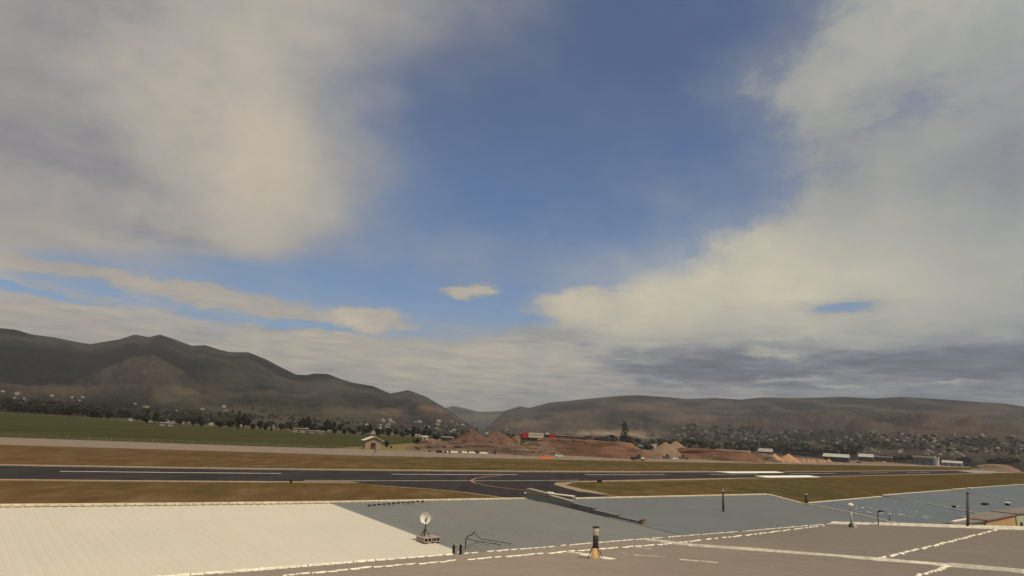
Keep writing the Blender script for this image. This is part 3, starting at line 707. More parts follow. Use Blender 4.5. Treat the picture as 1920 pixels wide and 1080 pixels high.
# satellite dish on cinder blocks
mp = PB.px(796, 1016, .25)
blocks = []
rz = radians(90 - BAZ)
mbk = MB()
Lb, Wb, Hb = .40, .40, .20
def block(label, loc):
    t = thing('cinder_block', label, 'concrete block', loc, rz + pi / 2 * 0, 'cinder blocks weighing down the dish stand')
    mb = MB(); w = .035
    # body as a shell open along y (two cores side by side in x)
    mb.box(-.20, .20, -.10, .10, 0, w); mb.box(-.20, .20, -.10, .10, .20 - w, .20)
    for x in (-.20, -.0175, .165): mb.box(x, x + w, -.10, .10, w, .20 - w)
    mb.build('shell', M_block, t)
    MB().box(-.164, -.0185, -.02, .02, w + .001, .199 - w).build('core_shade', M_dark, t); MB().box(.0185, .164, -.02, .02, w + .001, .199 - w).build('core_shade', M_dark, t)  # near-black plugs in the open cores, standing in for their shade
    return t
u_ = Vector((cos(rz), sin(rz), 0)); v_ = Vector((-sin(rz), cos(rz), 0))
base = PB.px(799, 1019, .05)
for k, (i, j, lb) in enumerate([(0, 0, 'cinder block nearest the camera under the dish, cores facing right'), (0, 1, 'cinder block behind the front one in the left row under the dish'), (0, 2, 'cinder block at the far left end under the dish stand'),
                               (1, 0, 'cinder block at the front of the right row under the dish, cores facing right'), (1, 1, 'cinder block in the middle of the right row under the dish'), (1, 2, 'cinder block at the back of the right row under the dish')]):
    p = base + u_ * (i * .45) + v_ * (j * .215 - .02) ; block(lb, p - Vector((0, 0, .0)))
dish = thing('satellite_dish', 'round white dish antenna on a black tripod mast above cinder blocks', 'antenna', base + u_ * .04 + v_ * .24 + Vector((0, 0, .205)))
MB().tube((0, 0, 0), (.04, 0, 1.05), .032, n=8).build('mast', M_black, dish)
dish.scale = (.76, .76, .76)
for a in (.4, 2.5, 4.4): MB().tube((.015, 0, .45), (.33 * cos(a), .33 * sin(a), 0), .018, n=6).build('strut', M_black, dish)
pr = [(.001, -.10), (.10, -.09), (.20, -.055), (.29, .0), (.315, .02), (.315, .035), (.29, .012), (.20, -.04), (.10, -.075), (.001, -.085)]
dd = MB(); dd.lathe(pr, 28); dob = dd.build('reflector', M_wpl, dish, smooth=True); dob.location = (-.02, .0, 1.0)
dob.rotation_euler = (radians(82), 0, radians(6))
MB().tube((0, 0, -.09), (0, 0, .62), .014, n=6).build('feed_arm', M_wpl, dob)
# flue stubs in the valley
for (x, y, lb) in [(853, 1040, 'left stub of the pair of square metal flues at the edge of the cream roof'), (866, 1039.5, 'right stub of the pair of square metal flues at the edge of the cream roof')]:
    t = thing('flue_stub', lb, 'flue', PF.px(x, y, 0), rz, 'square flue stubs')
    MB().box(-.07, .07, -.07, .07, -.3, .36, .012).build('flue', M_galv, t)
    MB().box(-.09, -.072, -.075, .075, -.3, .37).build('dark_flange', M_black, t)
# bent mast with cables
t = thing('bent_mast', 'thin black bent antenna mast trailing cables on the blue grey roof', 'mast', PB.px(872, 1033, 0))
o_ = t.location
MB().path([Vector((0, 0, 0)), Vector((0, 0, .5)), Vector((.08, .02, .6)), Vector((.22, .1, .63)), Vector((.36, .2, .78))], .022).build('mast', M_black, t)
MB().path([Vector((.05, 0, .5))] + [PB.px(x, y, .14) - o_ for x, y in [(893, 1021), (915, 1024), (940, 1028)]], .014).build('cable', M_black, t)
MB().path([Vector((.3, .15, .72))] + [PB.px(x, y, .14) - o_ for x, y in [(900, 1016), (930, 1021), (960, 1026)]], .014).build('cable', M_black, t)
ORD_ = 'second third fourth fifth sixth seventh eighth ninth tenth eleventh twelfth'.split()
# row of small snow guards
for i in range(12):
    u = i / 11; x, y = 692 + u * 100, 953 - u * 8.5
    if i == 0:
        sg = thing('snow_guard', 'small dark snow guard on the blue grey roof, leftmost of its slanting row', 'roof fitting', PB.px(x, y, .125), rz, 'snow guards in a row')
        MB().box(-.09, .09, -.03, .03, 0, .07, .01).build('guard', M_black, sg)
        MB().box(-.11, .11, -.06, -.035, 0, .02).build('flange', M_black, sg)
    else: dup(sg, PB.px(x, y, .125), rz)['label'] = 'small dark snow guard on the blue grey roof, ' + (ORD_[i - 1] if i < 11 else 'last') + ' from the left end'
# stove pipe with orange cone
sp0 = PF.px(1116, 1047, .0)
t = thing('stove_pipe', 'black stove pipe with orange cone flashing and clear cap on the taupe roof', 'chimney', sp0)
MB().lathe([(.22, -.05), (.215, .02), (.20, .06), (.12, .40), (.09, .42)], 18).build('cone_flashing', mat('orange_sealant', (.60, .40, .17), .8, var=.15, scale=8), t, True)
MB().lathe([(.105, .36), (.112, .40), (.115, .92), (.10, .93)], 18).build('pipe', mat('maroon_black_pipe', (.035, .022, .024), .5, var=.2, scale=6), t, True)
MB().lathe([(.118, .90), (.122, .92), (.118, 1.04), (.135, 1.22), (.128, 1.22), (.108, 1.04), (.10, .94)], 18).build('clear_cap', mat('yellowed_clear_plastic', (.50, .45, .34), .3, var=.25, scale=9), t, True)
MB().lathe([(.15, 1.215), (.15, 1.235), (.13, 1.245), (.12, 1.235)], 18).build('rim', M_black, t)
t.scale = (.93, .93, .91)
for a in (.3, -1.0, 3.4): MB().tube((.1 * cos(a), .1 * sin(a), .5), (.33 * cos(a), .33 * sin(a), -.02), .014, n=6).build('stay', M_black, t)
MB().tube((-.22, -.26, .0), (-.20, -.26, .28), .01, n=6).build('bracket', M_wpl, t)
# white vent with mushroom cap
t = thing('roof_vent', 'tall white vent pipe with mushroom cap at the edge of the taupe roof', 'vent', PF.px(1597, 989, 0))
MB().tube((0, 0, 0), (-.03, 0, 1.25), .085, .075, n=14).build('pipe', mat('pale_grey_pipe', (.42, .42, .39), .6), t, True)
MB().lathe([(.10, 1.12), (.16, 1.15), (.16, 1.30), (.19, 1.32), (.19, 1.37), (.10, 1.46), (.01, 1.48)], 18).build('cap', M_wpl, t, True)
MB().prism([(-.03, .35), (.05, .33), (.42, -.02), (.14, -.06)], -.12, .12).build('flashing', mat('pale_green_sheet', (.50, .54, .46), .6), t)
MB().box(-.16, -.08, -.08, .05, -.05, .22).build('collar', M_black, t)
# dark flue near the ridge, cowl on rake, tall pole
def flue(name, label, x, y, h, r, cap, pl=PB, m=M_black, cm=M_conc):
    t = thing(name, label, 'flue' if 'flue' in name else 'vent', pl.px(x, y, 0))
    MB().tube((0, 0, -.1), (.02, 0, h), r, n=12).build('pipe', m, t, True)
    if cap: MB().lathe([(r * 1.1, h - .03), (r * 1.7, h), (r * 1.7, h + .05), (r * .5, h + .12)], 12).build('cap', cm, t, True)
    MB().lathe([(r * 2.4, -.05), (r * 2.2, .03), (r * 1.2, .10), (r, .10)], 12).build('boot', M_black, t, True)
    return t
flue('flue_pipe', 'slim dark flue pipe standing on the smooth grey roof', 1356, 960, 1.45, .075, 1, m=mat('charcoal_pipe', (.06, .055, .055), .6))
flue('flue_pipe', 'short dark flue pipe with pale cap on the rake of the grey roof', 1512, 944, .75, .11, 1, m=mat('charcoal_pipe', (.06, .055, .055), .6))
flue('roof_vent', 'small white capped vent low on the speckled blue roof', 1668, 976, .4, .035, 1, pl=PC)
flue('roof_vent', 'white dome vent on the skyline ridge of the second blue roof', 1818, 918, .25, .30, 1, pl=PC, m=M_wpl, cm=M_wpl)
flue('roof_vent', 'dark vent with white cap near the eave of the farthest blue roof', 1889, 948, .35, .25, 1, pl=PC, cm=M_wpl)
t = thing('roof_box', 'small black box at the seam of two blue roofs left of the tall pole', 'roof fitting', PC.px(1789, 952, 0), rz)
MB().box(-.25, .25, -.2, .2, 0, .25, .04).build('box', M_black, t); MB().tube((.2, 0, .1), (1.6, 0, .12), .06, n=8).build('pipe', M_trim, t)
t = thing('skylight', 'long black skylight strip on the second blue roof', 'skylight', PC.px(1847, 947, 0), radians(90 - 45.5))
MB().box(-1.1, 1.1, -.25, .25, 0, .28, .05).build('curb', M_black, t); MB().box(-1.0, 1.0, -.2, .2, .282, .30).build('glass', M_glass, t)
t = thing('utility_pole', 'tall dark steel pole rising in front of the far blue roofs', 'pole', PF.px(1815, 990, -.0))
t.rotation_euler = (0, radians(4.5), 0)
MB().tube((0, 0, -1.2), (0.0, 0, 2.05), .085, .075, n=12).build('pole', mat('dark_steel', (.07, .062, .066), .6), t, True)
MB().lathe([(.10, -.05), (.13, .0), (.12, .18), (.085, .2)], 12).build('base_collar', M_black, t)
MB().lathe([(.085, 2.04), (.09, 2.05), (.09, 2.08), (.03, 2.10)], 12).build('cap', M_black, t)
t = thing('sensor_mast', 'thin black mast with a small horizontal sensor arm by the taupe roof edge', 'mast', PF.px(1647, 985, 0))
MB().tube((0, 0, -.3), (0, 0, .92), .03, n=8).build('mast', M_black, t); MB().tube((0, 0, .9), (.36, .1, .90), .022, n=6).build('arm', M_black, t)
MB().box(.12, .26, -.03, .09, .82, .96, .01).build('sensor', M_black, t); MB().box(.40, .48, .08, .16, .84, .94, .01).build('sensor', M_black, t)
# white droppings and paint specks on the far roof
rn_ = random.Random(5); mb = MB()
for i in range(46):
    x = rn_.uniform(1605, 1740); y = 951 + (x - 1605) * .10 + rn_.uniform(-4, 8)
    if y > 974: continue
    a, b = PC.hit(x, y); w, l = rn_.uniform(.05, .14), rn_.uniform(.05, .25)
    mb.add([PC.P(a - l, b - w, .012), PC.P(a + l, b - w * .6, .012), PC.P(a + l * .8, b + w, .012), PC.P(a - l * .7, b + w * .8, .012)], [(0, 1, 2, 3)])
hg3 = [o for o in S.objects if o.get('label', '').startswith('hangar under the dark blue roof just')][0]
tag(mb.build('paint_specks', M_seal, hg3, off=hg3.location), kind='stuff')

# ------------------------------------------------------------------ airfield furniture
def small(label, name, cat, x, y, w, h, m, m2=None, group=None):
    t = thing(name, label, cat, G(x, y), AX)
    MB().box(-w / 2, w / 2, -.12, .12, .18, h, .03).build('panel', m, t)
    for s in (-1, 1): MB().tube((s * w * .35, 0, 0), (s * w * .35, 0, .2), .04, n=6).build('leg', M_black, t)
    return t
small('dark board sign in the grass just below the runway edge', 'runway_sign', 'sign', 1124, 905.5, 1.8, .75, M_black)
small('small black marker box at the far end of the white aiming mark', 'runway_marker', 'marker', 1466, 884, .9, .9, M_black)
small('dark marker box beside the white start of the runway edge line', 'runway_marker', 'marker', 545, 907, .35, .6, M_black)
def mpost(label, x, y, h=1.6):
    t = thing('marker_post', label, 'post', G(x, y))
    MB().tube((0, 0, 0), (0, 0, h), .16, .13, n=8).build('post', mat('maroon_paint', (.10, .03, .025), .7), t)
    MB().lathe([(.2, h - .3), (.24, h - .2), (.24, h), (.1, h + .08)], 8).build('head', mat('maroon_paint', (.10, .03, .025), .7), t)
mpost('dark red marker post on the gravel road below the small house', 703, 849); mpost('dark red marker post at the start of the white kerb', 843, 852); mpost('dark red marker post on the white kerb below the rubble', 965, 856, 1.5)
# white kerb blocks along the road: one long row of low concrete barriers
bt = None
kb = [G(x, y) for x, y in dens(rf, [834, 870, 900, 930, 960, 990, 1008])]
tot = sum((b - a).length for a, b in zip(kb, kb[1:])); step = 2.3; dist = 0; n_ = 0
for a, b in zip(kb, kb[1:]):
    L = (b - a).length; d = (b - a).normalized()
    while dist < L:
        p = a + d * dist; ang = atan2(d.y, d.x)
        if bt is None:
            bt = thing('concrete_barrier', 'low pale concrete barrier, one of the row along the gravel road', 'barrier', p, ang, 'concrete barriers beside the gravel road')
            MB().prism([(-.28, 0), (.28, 0), (.14, .3), (.09, .72), (-.09, .72), (-.14, .3)], -1.05, 1.05).build('barrier', M_seal, bt)
            bt.children[0].rotation_euler = (0, 0, pi / 2)
        else: dup(bt, p, ang + random.uniform(-.03, .03))
        dist += step
    dist -= L
# boundary fence
ft = thing('boundary_fence', 'long low wire fence on posts along the gravel road', 'fence', G(960, 856))
fl = [G(x, y + 1.0) for x, y in dens(rf, [-100, 0, 240, 480, 680, 900, 1040, 1200, 1320, 1440, 1500])]
acc_ = 0; mbw = MB(); cnt = 0; segs = []
tot = sum((b - a).length for a, b in zip(fl, fl[1:])); stp = tot / 96
for a, b in zip(fl, fl[1:]):
    L = (b - a).length; d = (b - a).normalized()
    for z in (.25, .8, 1.35): mbw.tube(a + Vector((0, 0, z)), b + Vector((0, 0, z)), .025, n=4, cap=False)
    while acc_ < L:
        p = a + d * acc_ - ft.location
        if cnt == 0: fp = MB().tube((0, 0, 0), (0, 0, 1.5), .06, n=6).build('post', mat('weathered_post', (.26, .21, .17), .9), ft); fp.location = p; cnt = 1
        elif cnt < 99:
            c = fp.copy(); S.collection.objects.link(c); c.location = p; cnt += 1
        acc_ += stp
    acc_ -= L
mbw.build('wire', mat('fence_wire', (.3, .27, .24), .6), ft, off=ft.location)
# orange barrier panel
t = thing('orange_barrier', 'long bright orange water filled barrier beside the white car', 'barrier', G(1023, 859.5), radians(90) - AX + radians(8))
mo = mat('orange_plastic', (.62, .14, .03), .5, var=.15, scale=.8)
for i in range(5): MB().prism([(-.3, 0), (.3, 0), (.16, .45), (.12, 1.15), (-.12, 1.15), (-.16, .45)], -1.0, 1.0).build('segment', mo, t).location = ((i - 2) * 2.08, 0, 0)
for c in t.children: c.rotation_euler = (0, 0, pi / 2)
# vehicles -------------------------------------------------------
def wheels(t, xs, y, r, w=.22):
    for x in xs:
        for s in (-1, 1):
            c = MB().tube((x, s * y - w / 2, r), (x, s * y + w / 2, r), r, n=14).build('wheel', M_tyre, t)
            MB().tube((x, s * y - w / 2 - .015, r), (x, s * y + w / 2 + .015, r), r * .5, n=10).build('rim', M_galv, c)
def carlike(name, label, cat, loc, rz, body, paint, L=4.6, Wd=1.8, group=None):
    t = thing(name, label, cat, loc, rz, group); h = Wd / 2
    if body == 'suv':
        low = [(-L / 2, .35), (L / 2, .35), (L / 2, .8), (L / 2 - .15, 1.0), (L / 4, 1.08), (-L / 2 + .05, 1.1)]
        top = [(L / 4 - .1, 1.085), (L / 4 - .7, 1.68), (-L / 2 + .35, 1.72), (-L / 2 + .1, 1.105)]
        win = [(L / 4 - .3, 1.14), (L / 4 - .75, 1.58), (-L / 2 + .5, 1.60), (-L / 2 + .32, 1.14)]
    else:
        low = [(-L / 2, .45), (L / 2, .45), (L / 2, .9), (L / 2 - .1, 1.05), (L / 4, 1.12), (-.3, 1.12), (-.3, 1.0), (-L / 2, 1.05)]
        top = [(L / 4 - .05, 1.125), (L / 4 - .6, 1.75), (.0, 1.78), (-.28, 1.125)]
        win = [(L / 4 - .25, 1.2), (L / 4 - .65, 1.64), (.08, 1.66), (-.1, 1.2)]
    MB().prism(low, -h, h).build('body', paint, t); MB().prism(top, -h + .1, h - .1).build('cab', paint, t)
    MB().prism(win, -h + .085, h - .085).build('side_window', M_glass, t)
    x0, z0 = top[0]; x1, z1 = top[1]
    MB().add([], []) if False else None
    m_ = MB(); m_.add([(x0 + .01, -h + .2, z0 + .05), (x0 + .01, h - .2, z0 + .05), (x1 + .03, h - .25, z1 - .05), (x1 + .03, -h + .25, z1 - .05)], [(0, 1, 2, 3)]); m_.build('windscreen', M_glass, t)
    for s in (-1, 1): MB().box(L / 2 - .02, L / 2 + .02, s * h * .7 - .15, s * h * .7 + .15, .68, .85).build('headlight', M_wpl, t)
    wheels(t, (-L / 2 + .85, L / 2 - .85), h - .05, .36)
    if body == 'pickup': MB().box(-L / 2 + .1, -.4, -h + .12, h - .12, 1.06, 1.08).build('bed_floor', M_dark, t)
    return t
M_wcar = mat('white_car_paint', (.72, .68, .60), .35, var=.04, scale=1, spec=.5)
M_dcar = mat('dark_car_paint', (.04, .037, .035), .4, var=.1, scale=1)
M_mach = mat('worn_machine_paint', (.10, .075, .045), .7, var=.3, scale=2)
rd = radians(90) - AX
carlike('parked_car', 'white car parked on the gravel road beside the orange barrier', 'car', G(1048.5, 857.5), rd - .55, 'suv', M_wcar)
# flatbed truck with dark tank and pale bonnet
t = thing('work_truck', 'dark work truck with pale bonnet on the gravel road below the long soil bank', 'truck', G(1196, 863.5), rd - .5)
MB().prism([(-4, .7), (4.1, .7), (4.1, .95), (-4, .95)], -1.1, 1.1).build('chassis', M_black, t)
MB().prism([(-4.1, .96), (-.4, .96), (-.2, 2.2), (-3.6, 2.0), (-4.1, 1.6)], -1.1, 1.1).build('load_body', M_dcar, t)
MB().prism([(-.1, .96), (1.5, .96), (1.4, 2.1), (1.1, 3.1), (.0, 3.1)], -1.05, 1.05).build('cab', M_mach, t)
MB().prism([(.2, 2.1), (1.42, 2.1), (1.2, 2.9), (.2, 2.9)], -1.07, 1.07).build('side_window', M_glass, t)
MB().box(-.2, 1.2, -1.1, 1.1, 3.11, 3.4, .05).build('roof_beacon', M_black, t)
MB().prism([(1.55, .96), (4.0, .96), (3.95, 1.6), (1.6, 1.95)], -1.0, 1.0).build('bonnet', M_wcar, t)
wheels(t, (-3, -1.9, 3.0), 1.0, .52, .3)
def loader(label, px, py, rz, s=1):
    t = thing('wheel_loader', label, 'loader', G(px, py), rz)
    MB().prism([(-3, .8), (.6, .8), (.6, 1.8), (-3, 1.7)], -1, 1).build('engine_housing', M_mach, t)
    MB().prism([(-.6, 1.82), (.9, 1.82), (.7, 3.1), (-.5, 3.1)], -.8, .8).build('cab', M_dcar, t)
    MB().prism([(.6, 1.2), (3.2, .6), (3.2, .9), (.6, 1.6)], -.5, .5).build('boom', M_mach, t)
    MB().prism([(3.1, .1), (4.3, .1), (4.0, .5), (3.4, 1.2), (3.1, 1.2)], -1.3, 1.3).build('bucket', M_black, t)
    wheels(t, (-2, 1.4), 1.0, .75, .4); t.scale = (s, s, s)
    return t
loader('dark wheel loader parked left of the white pickup by the gravel cones', 1251, 860.5, rd - .4)
carlike('pickup_truck', 'white pickup truck parked between two dark loaders by the gravel cones', 'pickup truck', G(1264, 862), rd - .5, 'pickup', M_wcar, 6.4, 2.1)
loader('dark wheel loader parked right of the white pickup by the gravel cones', 1280, 861, rd - .5)
carlike('pickup_truck', 'dark low pickup on the bare soil below the white roofed shed', 'pickup truck', G(1391, 861.5), rd - .4, 'pickup', M_dcar, 5.6, 1.9)
carlike('parked_van', 'black boxy car on the bare soil right of the dark pickup', 'van', G(1403, 861), rd - .9, 'suv', M_dcar, 4.8, 1.9)
carlike('parked_car', 'small dark car by the road in front of the long pale shed', 'car', G(1611, 868.5), rd - .2, 'suv', M_dcar, 7, 2.6)
carlike('parked_car', 'small white car by the road right of the pale houses', 'car', G(1658, 867), rd - .2, 'suv', M_wcar, 6, 2.4)
carlike('parked_car', 'small dark car beside the white building at the right', 'car', G(1761, 870.3), rd - .2, 'suv', M_dcar, 12, 4.5)

# ------------------------------------------------------------------ small house by the road
hb = G(697, 841.5); t = thing('small_house', 'small tan house with a pale gable roof beside the green field', 'house', hb, radians(22))
M_hw = mat('tan_house_wall', (.33, .25, .18), .9, var=.1, scale=.7); M_hr = mat('pale_house_roof', (.62, .55, .42), .6, var=.08, scale=1)
MB().prism([(-3.9, 0), (3.9, 0), (3.9, 4.1), (0, 5.7), (-3.9, 4.1)], -3.6, 3.6).build('wall', M_hw, t)
rf_ = MB()
for s in (-1, 1): rf_.prism([(0, 5.95), (s * 4.9, 3.95), (s * 4.9, 3.72), (0, 5.72)], -4.4, 4.4)
rf_.build('roof', M_hr, t)
dr = MB().box(-1.4, 1.0, -3.66, -3.61, 0, 3.0).build('door', mat('brown_door', (.075, .035, .028), .8), t)
MB().box(-1.55, -1.42, -3.68, -3.60, 0, 3.12).box(1.02, 1.15, -3.68, -3.60, 0, 3.12).build('frame', M_hw, dr)
MB().tube((-.9, -2, 5.2), (-.9, -2, 6.5), .06, n=6).build('vent_pipe', M_black, t)
MB().box(3.91, 3.95, -1.5, -.3, 1.6, 2.8).build('window', M_glass, t)

# ------------------------------------------------------------------ soil piles (each a thing)
def pile_mat(name, c1, c2, sp=(.30, .22, .16)):
    m = bpy.data.materials.new(name); m.use_nodes = True; t = NT(m.node_tree); b = t.n['Principled BSDF']
    g = t.new('ShaderNodeTexCoord').outputs['Object']; a = t.noise(g, .08, 5, .6); st = t.noise(t.mapping(g, scale=(1, 1, .25)), .9, 5, .7); f = t.noise(g, 2.2, 5, .75)
    c = t.mix(t.mr(a, .38, .62), c1, c2); c = t.mix(t.mr(st, .5, .8, 0, .6), c, sp); c = t.mix(t.mr(f, .55, .75, 0, .5), c, tuple(v * .5 for v in c1))
    t.l.new(c, b.inputs['Base Color']); b.inputs['Roughness'].default_value = 1; b.inputs['Specular IOR Level'].default_value = .05
    bp = t.new('ShaderNodeBump'); bp.inputs['Strength'].default_value = .7; bp.inputs['Distance'].default_value = .8; t.l.new(f, bp.inputs['Height']); t.l.new(bp.outputs[0], b.inputs['Normal'])
    return m
P_red = pile_mat('red_soil', (.155, .088, .064), (.215, .120, .080)); P_dark = pile_mat('dark_soil', (.105, .066, .054), (.140, .080, .062), (.2, .13, .1))
P_grav = pile_mat('gravel_tan', (.21, .150, .105), (.25, .175, .12)); P_or = pile_mat('orange_sand', (.44, .25, .14), (.50, .29, .17), (.55, .38, .25))
P_rub = pile_mat('rubble_soil', (.15, .105, .080), (.20, .135, .10), (.32, .26, .2))
def pile(label, cx, by, hw, hpx, m, dist_k=1.0, flat=.0, depth=None, seed=0, name='soil_pile', rough=.12, lean=0.0, cat='pile', zrot=0):
    b = G(cx, by); r = hypot(b.x, b.y) * dist_k; b = Vector((b.x * dist_k, b.y * dist_k, 0)); sc = hypot(b.x, b.y) / F * 1.0
    W2 = hw * sc * 1.02; Hh = hpx * sc; D2 = (depth or min(hw, 60)) * sc; yaw = -atan2(b.x, b.y) + zrot
    t = thing(name, label, cat, b, yaw); c = Vector((0, D2, 0)); mb = MB(); na, nr = 56, 18
    for j in range(nr + 1):
        q = j / nr
        for i in range(na):
            a = 2 * pi * i / na; f = flat + (1 - flat) * q if True else q
            rr = 1 - q * (1 - flat)
            n = noise.fractal(Vector((cos(a) * 1.8 + seed * 3.1, sin(a) * 1.8, q * 2.2 + seed)), 1, 2, 5)
            k = rr * (1 + rough * 1.6 * n) if j < nr or flat > 0 else 0.0
            x = W2 * cos(a) * k + lean * W2 * q; y = D2 * (1 + sin(a) * k) ; z = Hh * (q if flat == 0 else min(1, q)) * (1 + .12 * noise.noise(Vector((x * .15 + seed, y * .15, 3))) + rough * .5 * noise.fractal(Vector((x * .35 + seed, y * .35, 9)), 1, 2, 4) * (1 - q)) - .05
            mb.v.append((x, y, z - (.3 if j == 0 else 0)))
    mb.f = [(j * na + i, j * na + (i + 1) % na, (j + 1) * na + (i + 1) % na, (j + 1) * na + i) for j in range(nr) for i in range(na)]
    if flat > 0:                                    # uneven plateau
        k0 = nr * na; prev = list(range(k0, k0 + na))
        for q in (.75, .45, .15):
            new = []
            for i in range(na):
                v = mb.v[k0 + i]; cx_, cy_ = lean * W2, D2
                x = cx_ + (v[0] - cx_) * q; y = cy_ + (v[1] - cy_) * q
                mb.v.append((x, y, Hh * (1 + .09 * noise.fractal(Vector((x * .2 + seed, y * .2, 7)), 1, 2, 3)))); new.append(len(mb.v) - 1)
            mb.f += [(prev[i], prev[(i + 1) % na], new[(i + 1) % na], new[i]) for i in range(na)]; prev = new
        mb.f.append(tuple(prev))
    o = mb.build('mound', m, t, True)
    return t
pile('long flat topped red soil bank behind the white car and the dark truck', 1098, 856, 112, 28, P_red, 1.0, .74, 26, 1, 'soil_bank', .06, 0)
pile('dark red soil heap at the left end of the row behind the rubble', 885, 842, 56, 28, P_dark, 1.12, .10, 34, 2, rough=.24)
pile('dark soil heap with a pointed top in the middle of the row', 930, 838, 44, 24, P_dark, 1.2, .05, 30, 3, rough=.24)
pile('reddish pointed soil heap left of the red and white signboard', 968, 838, 26, 19, P_red, 1.15, .04, 18, 4, rough=.24)
pile('small reddish soil heap between the pointed heaps', 950, 838, 20, 18, P_red, 1.05, .04, 16, 14, rough=.24)
pile('low rubble heap at the left end of the work yard', 812, 846, 44, 18, P_rub, 1.0, .45, 16, 5, rough=.2)
pile('long low rubble bank above the pale barriers', 925, 851, 92, 17, P_rub, 1.0, .7, 12, 6, rough=.16)
pile('grey brown rubble heap below the signboard', 1005, 853, 46, 22, P_rub, 1.02, .35, 22, 7, rough=.22)
pile('reddish soil slope at the right end of the long bank', 1190, 858, 44, 22, P_red, 1.0, .15, 20, 8, lean=-.25)
pile('tan gravel cone with a dark left flank', 1248, 858, 40, 27, P_grav, 1.02, .02, 34, 9, rough=.10)
pile('second tan gravel cone just to the right of the first', 1268, 858, 40, 26, P_grav, 1.12, .02, 34, 10, rough=.10)
pile('low reddish soil bank right of the gravel cones', 1340, 863, 84, 18, P_red, 1.0, .7, 22, 11, 'soil_bank', .07)
pile('grey green soil mound in front of the grey roofed shed', 1425, 865, 34, 13, P_rub, 1.0, .5, 16, 12)
pile('orange sand cone with a bright ridge', 1452, 866, 16, 14, P_or, 1.0, .02, 14, 13, 'sand_pile', .08)
pile('rounded orange sand heap right of the orange cone', 1479, 866.5, 20, 13, P_or, 1.0, .12, 14, 15, 'sand_pile', .05)
pile('low brown soil mound near the runway end at the right', 1868, 884, 34, 10, P_grav, 1.0, .4, 14, 16)
rn_ = random.Random(11)
for i, x in enumerate(range(1506, 1566, 10)):
    pile('small orange pink rock heap, one of the row right of the sand heaps', x + rn_.uniform(-2, 2), 866.5, rn_.uniform(4, 6), rn_.uniform(3, 5), P_or, 1.0, .2, 5, 30 + i, 'rock_heap', .2)['group'] = 'small rock heaps in a row'
for i, o in enumerate([o for o in S.objects if o.name.startswith('rock_heap')]): o['label'] = 'small orange pink rock heap right of the sand heaps, ' + ['leftmost', 'second', 'third', 'fourth', 'fifth', 'rightmost'][i] + ' of the row'
# boulders and weeds on the rubble
from mathutils.bvhtree import BVHTree
bpy.context.view_layer.update()
BV = []
for o in S.objects:
    if o.name.startswith('mound'):
        mw = o.matrix_world; BV.append(BVHTree.FromPolygons([mw @ v.co for v in o.data.vertices], [tuple(q.vertices) for q in o.data.polygons]))
def onpile(x, y):
    best = None; d = ray(x, y).normalized()
    for bv in BV:
        h_ = bv.ray_cast(Vector((0, 0, H)), d)
        if h_[0] is not None and (best is None or h_[3] < best[1]): best = (h_[0], h_[3])
    return best[0] if best else None
def rock_mesh(m, seed):
    bm = bmesh.new(); bmesh.ops.create_icosphere(bm, subdivisions=2, radius=1)
    for v in bm.verts: v.co *= 1 + .35 * noise.noise(v.co * 1.3 + Vector((seed, 0, 0))); v.co.z *= .7
    me = bpy.data.meshes.new('boulder'); bm.to_mesh(me); bm.free(); me.materials.append(m); return me
RM = [rock_mesh(mat('pale_rock', (.36, .30, .24), .9, var=.2, scale=1), 1), rock_mesh(mat('dark_rock', (.08, .06, .05), .9, var=.2, scale=1), 2)]
for i in range(90):
    if i < 45: x, y = rn_.uniform(990, 1100), 0
    else: x, y = rn_.uniform(800, 1040), 0
    k = i % 2; bb = G(x, 853 + (x - 960) * .02)
    if i < 45: py = rn_.uniform(823, 832)
    else: py = rn_.uniform(836, 850)
    p = onpile(x, py)
    if p is None: continue
    o = bpy.data.objects.new('boulder', RM[k]); S.collection.objects.link(o)
    s = rn_.uniform(.18, .5); o.scale = (s * 1.2, s, s); o.rotation_euler = (0, 0, rn_.uniform(0, 6)); o.location = p
    tag(o, ['pale boulder on the crest of the rubble and red soil bank', 'dark boulder on the crest of the rubble and red soil bank', 'pale boulder on the low rubble bank', 'dark boulder on the low rubble bank'][k + (0 if i < 45 else 2)], 'boulder',
        ['pale boulders on the bank crest', 'dark boulders on the bank crest', 'pale boulders on the low rubble', 'dark boulders on the low rubble'][k + (0 if i < 45 else 2)])

# ------------------------------------------------------------------ red and white sign building behind the heaps
sgk = 1.22
b = G(1008, 848) * 1.0; b = Vector((b.x * sgk, b.y * sgk, 0)); sc = hypot(b.x, b.y) / F
t = thing('sign_building', 'long low building with red wall panels and a white signboard behind the heaps', 'building', b, -atan2(b.x, b.y) - radians(4))
X = lambda px: (px - 1008) * sc * 1.02
ZT = H + sc * (HZ(1008) - 811.5) * 1.0
M_redp = mat('red_panel', (.33, .035, .045), .6, var=.12, scale=.5)
MB().box(X(976), X(1088), 1, 8, 0, ZT - 1.2).build('wall', mat('dark_green_grey_wall', (.09, .085, .07), .9), t)
MB().box(X(975), X(1089), .6, 8.4, ZT - 1.19, ZT - .9).build('roof', M_trim, t)
for a, b_ in ((978, 990), (1028, 1039)): MB().box(X(a), X(b_), .3, .99, ZT - 4.6, ZT - .3).build('red_panel', M_redp, t)
sb = MB().box(X(990.5), X(1017), .1, .5, ZT - 4.2, ZT - .2).build('signboard', mat('signboard_white', (.55, .50, .40), .7, var=.08, scale=.6), t)
mb = MB(); rr_ = random.Random(3); x = X(993)
for row, (z0, z1) in enumerate([(ZT - 1.7, ZT - .9), (ZT - 2.9, ZT - 2.1)]):
    x = X(993)
    while x < X(1014):
        w = rr_.uniform(.35, .6); mb.box(x, x + w, .06, .098, z0, z1); x += w + rr_.uniform(.12, .4)
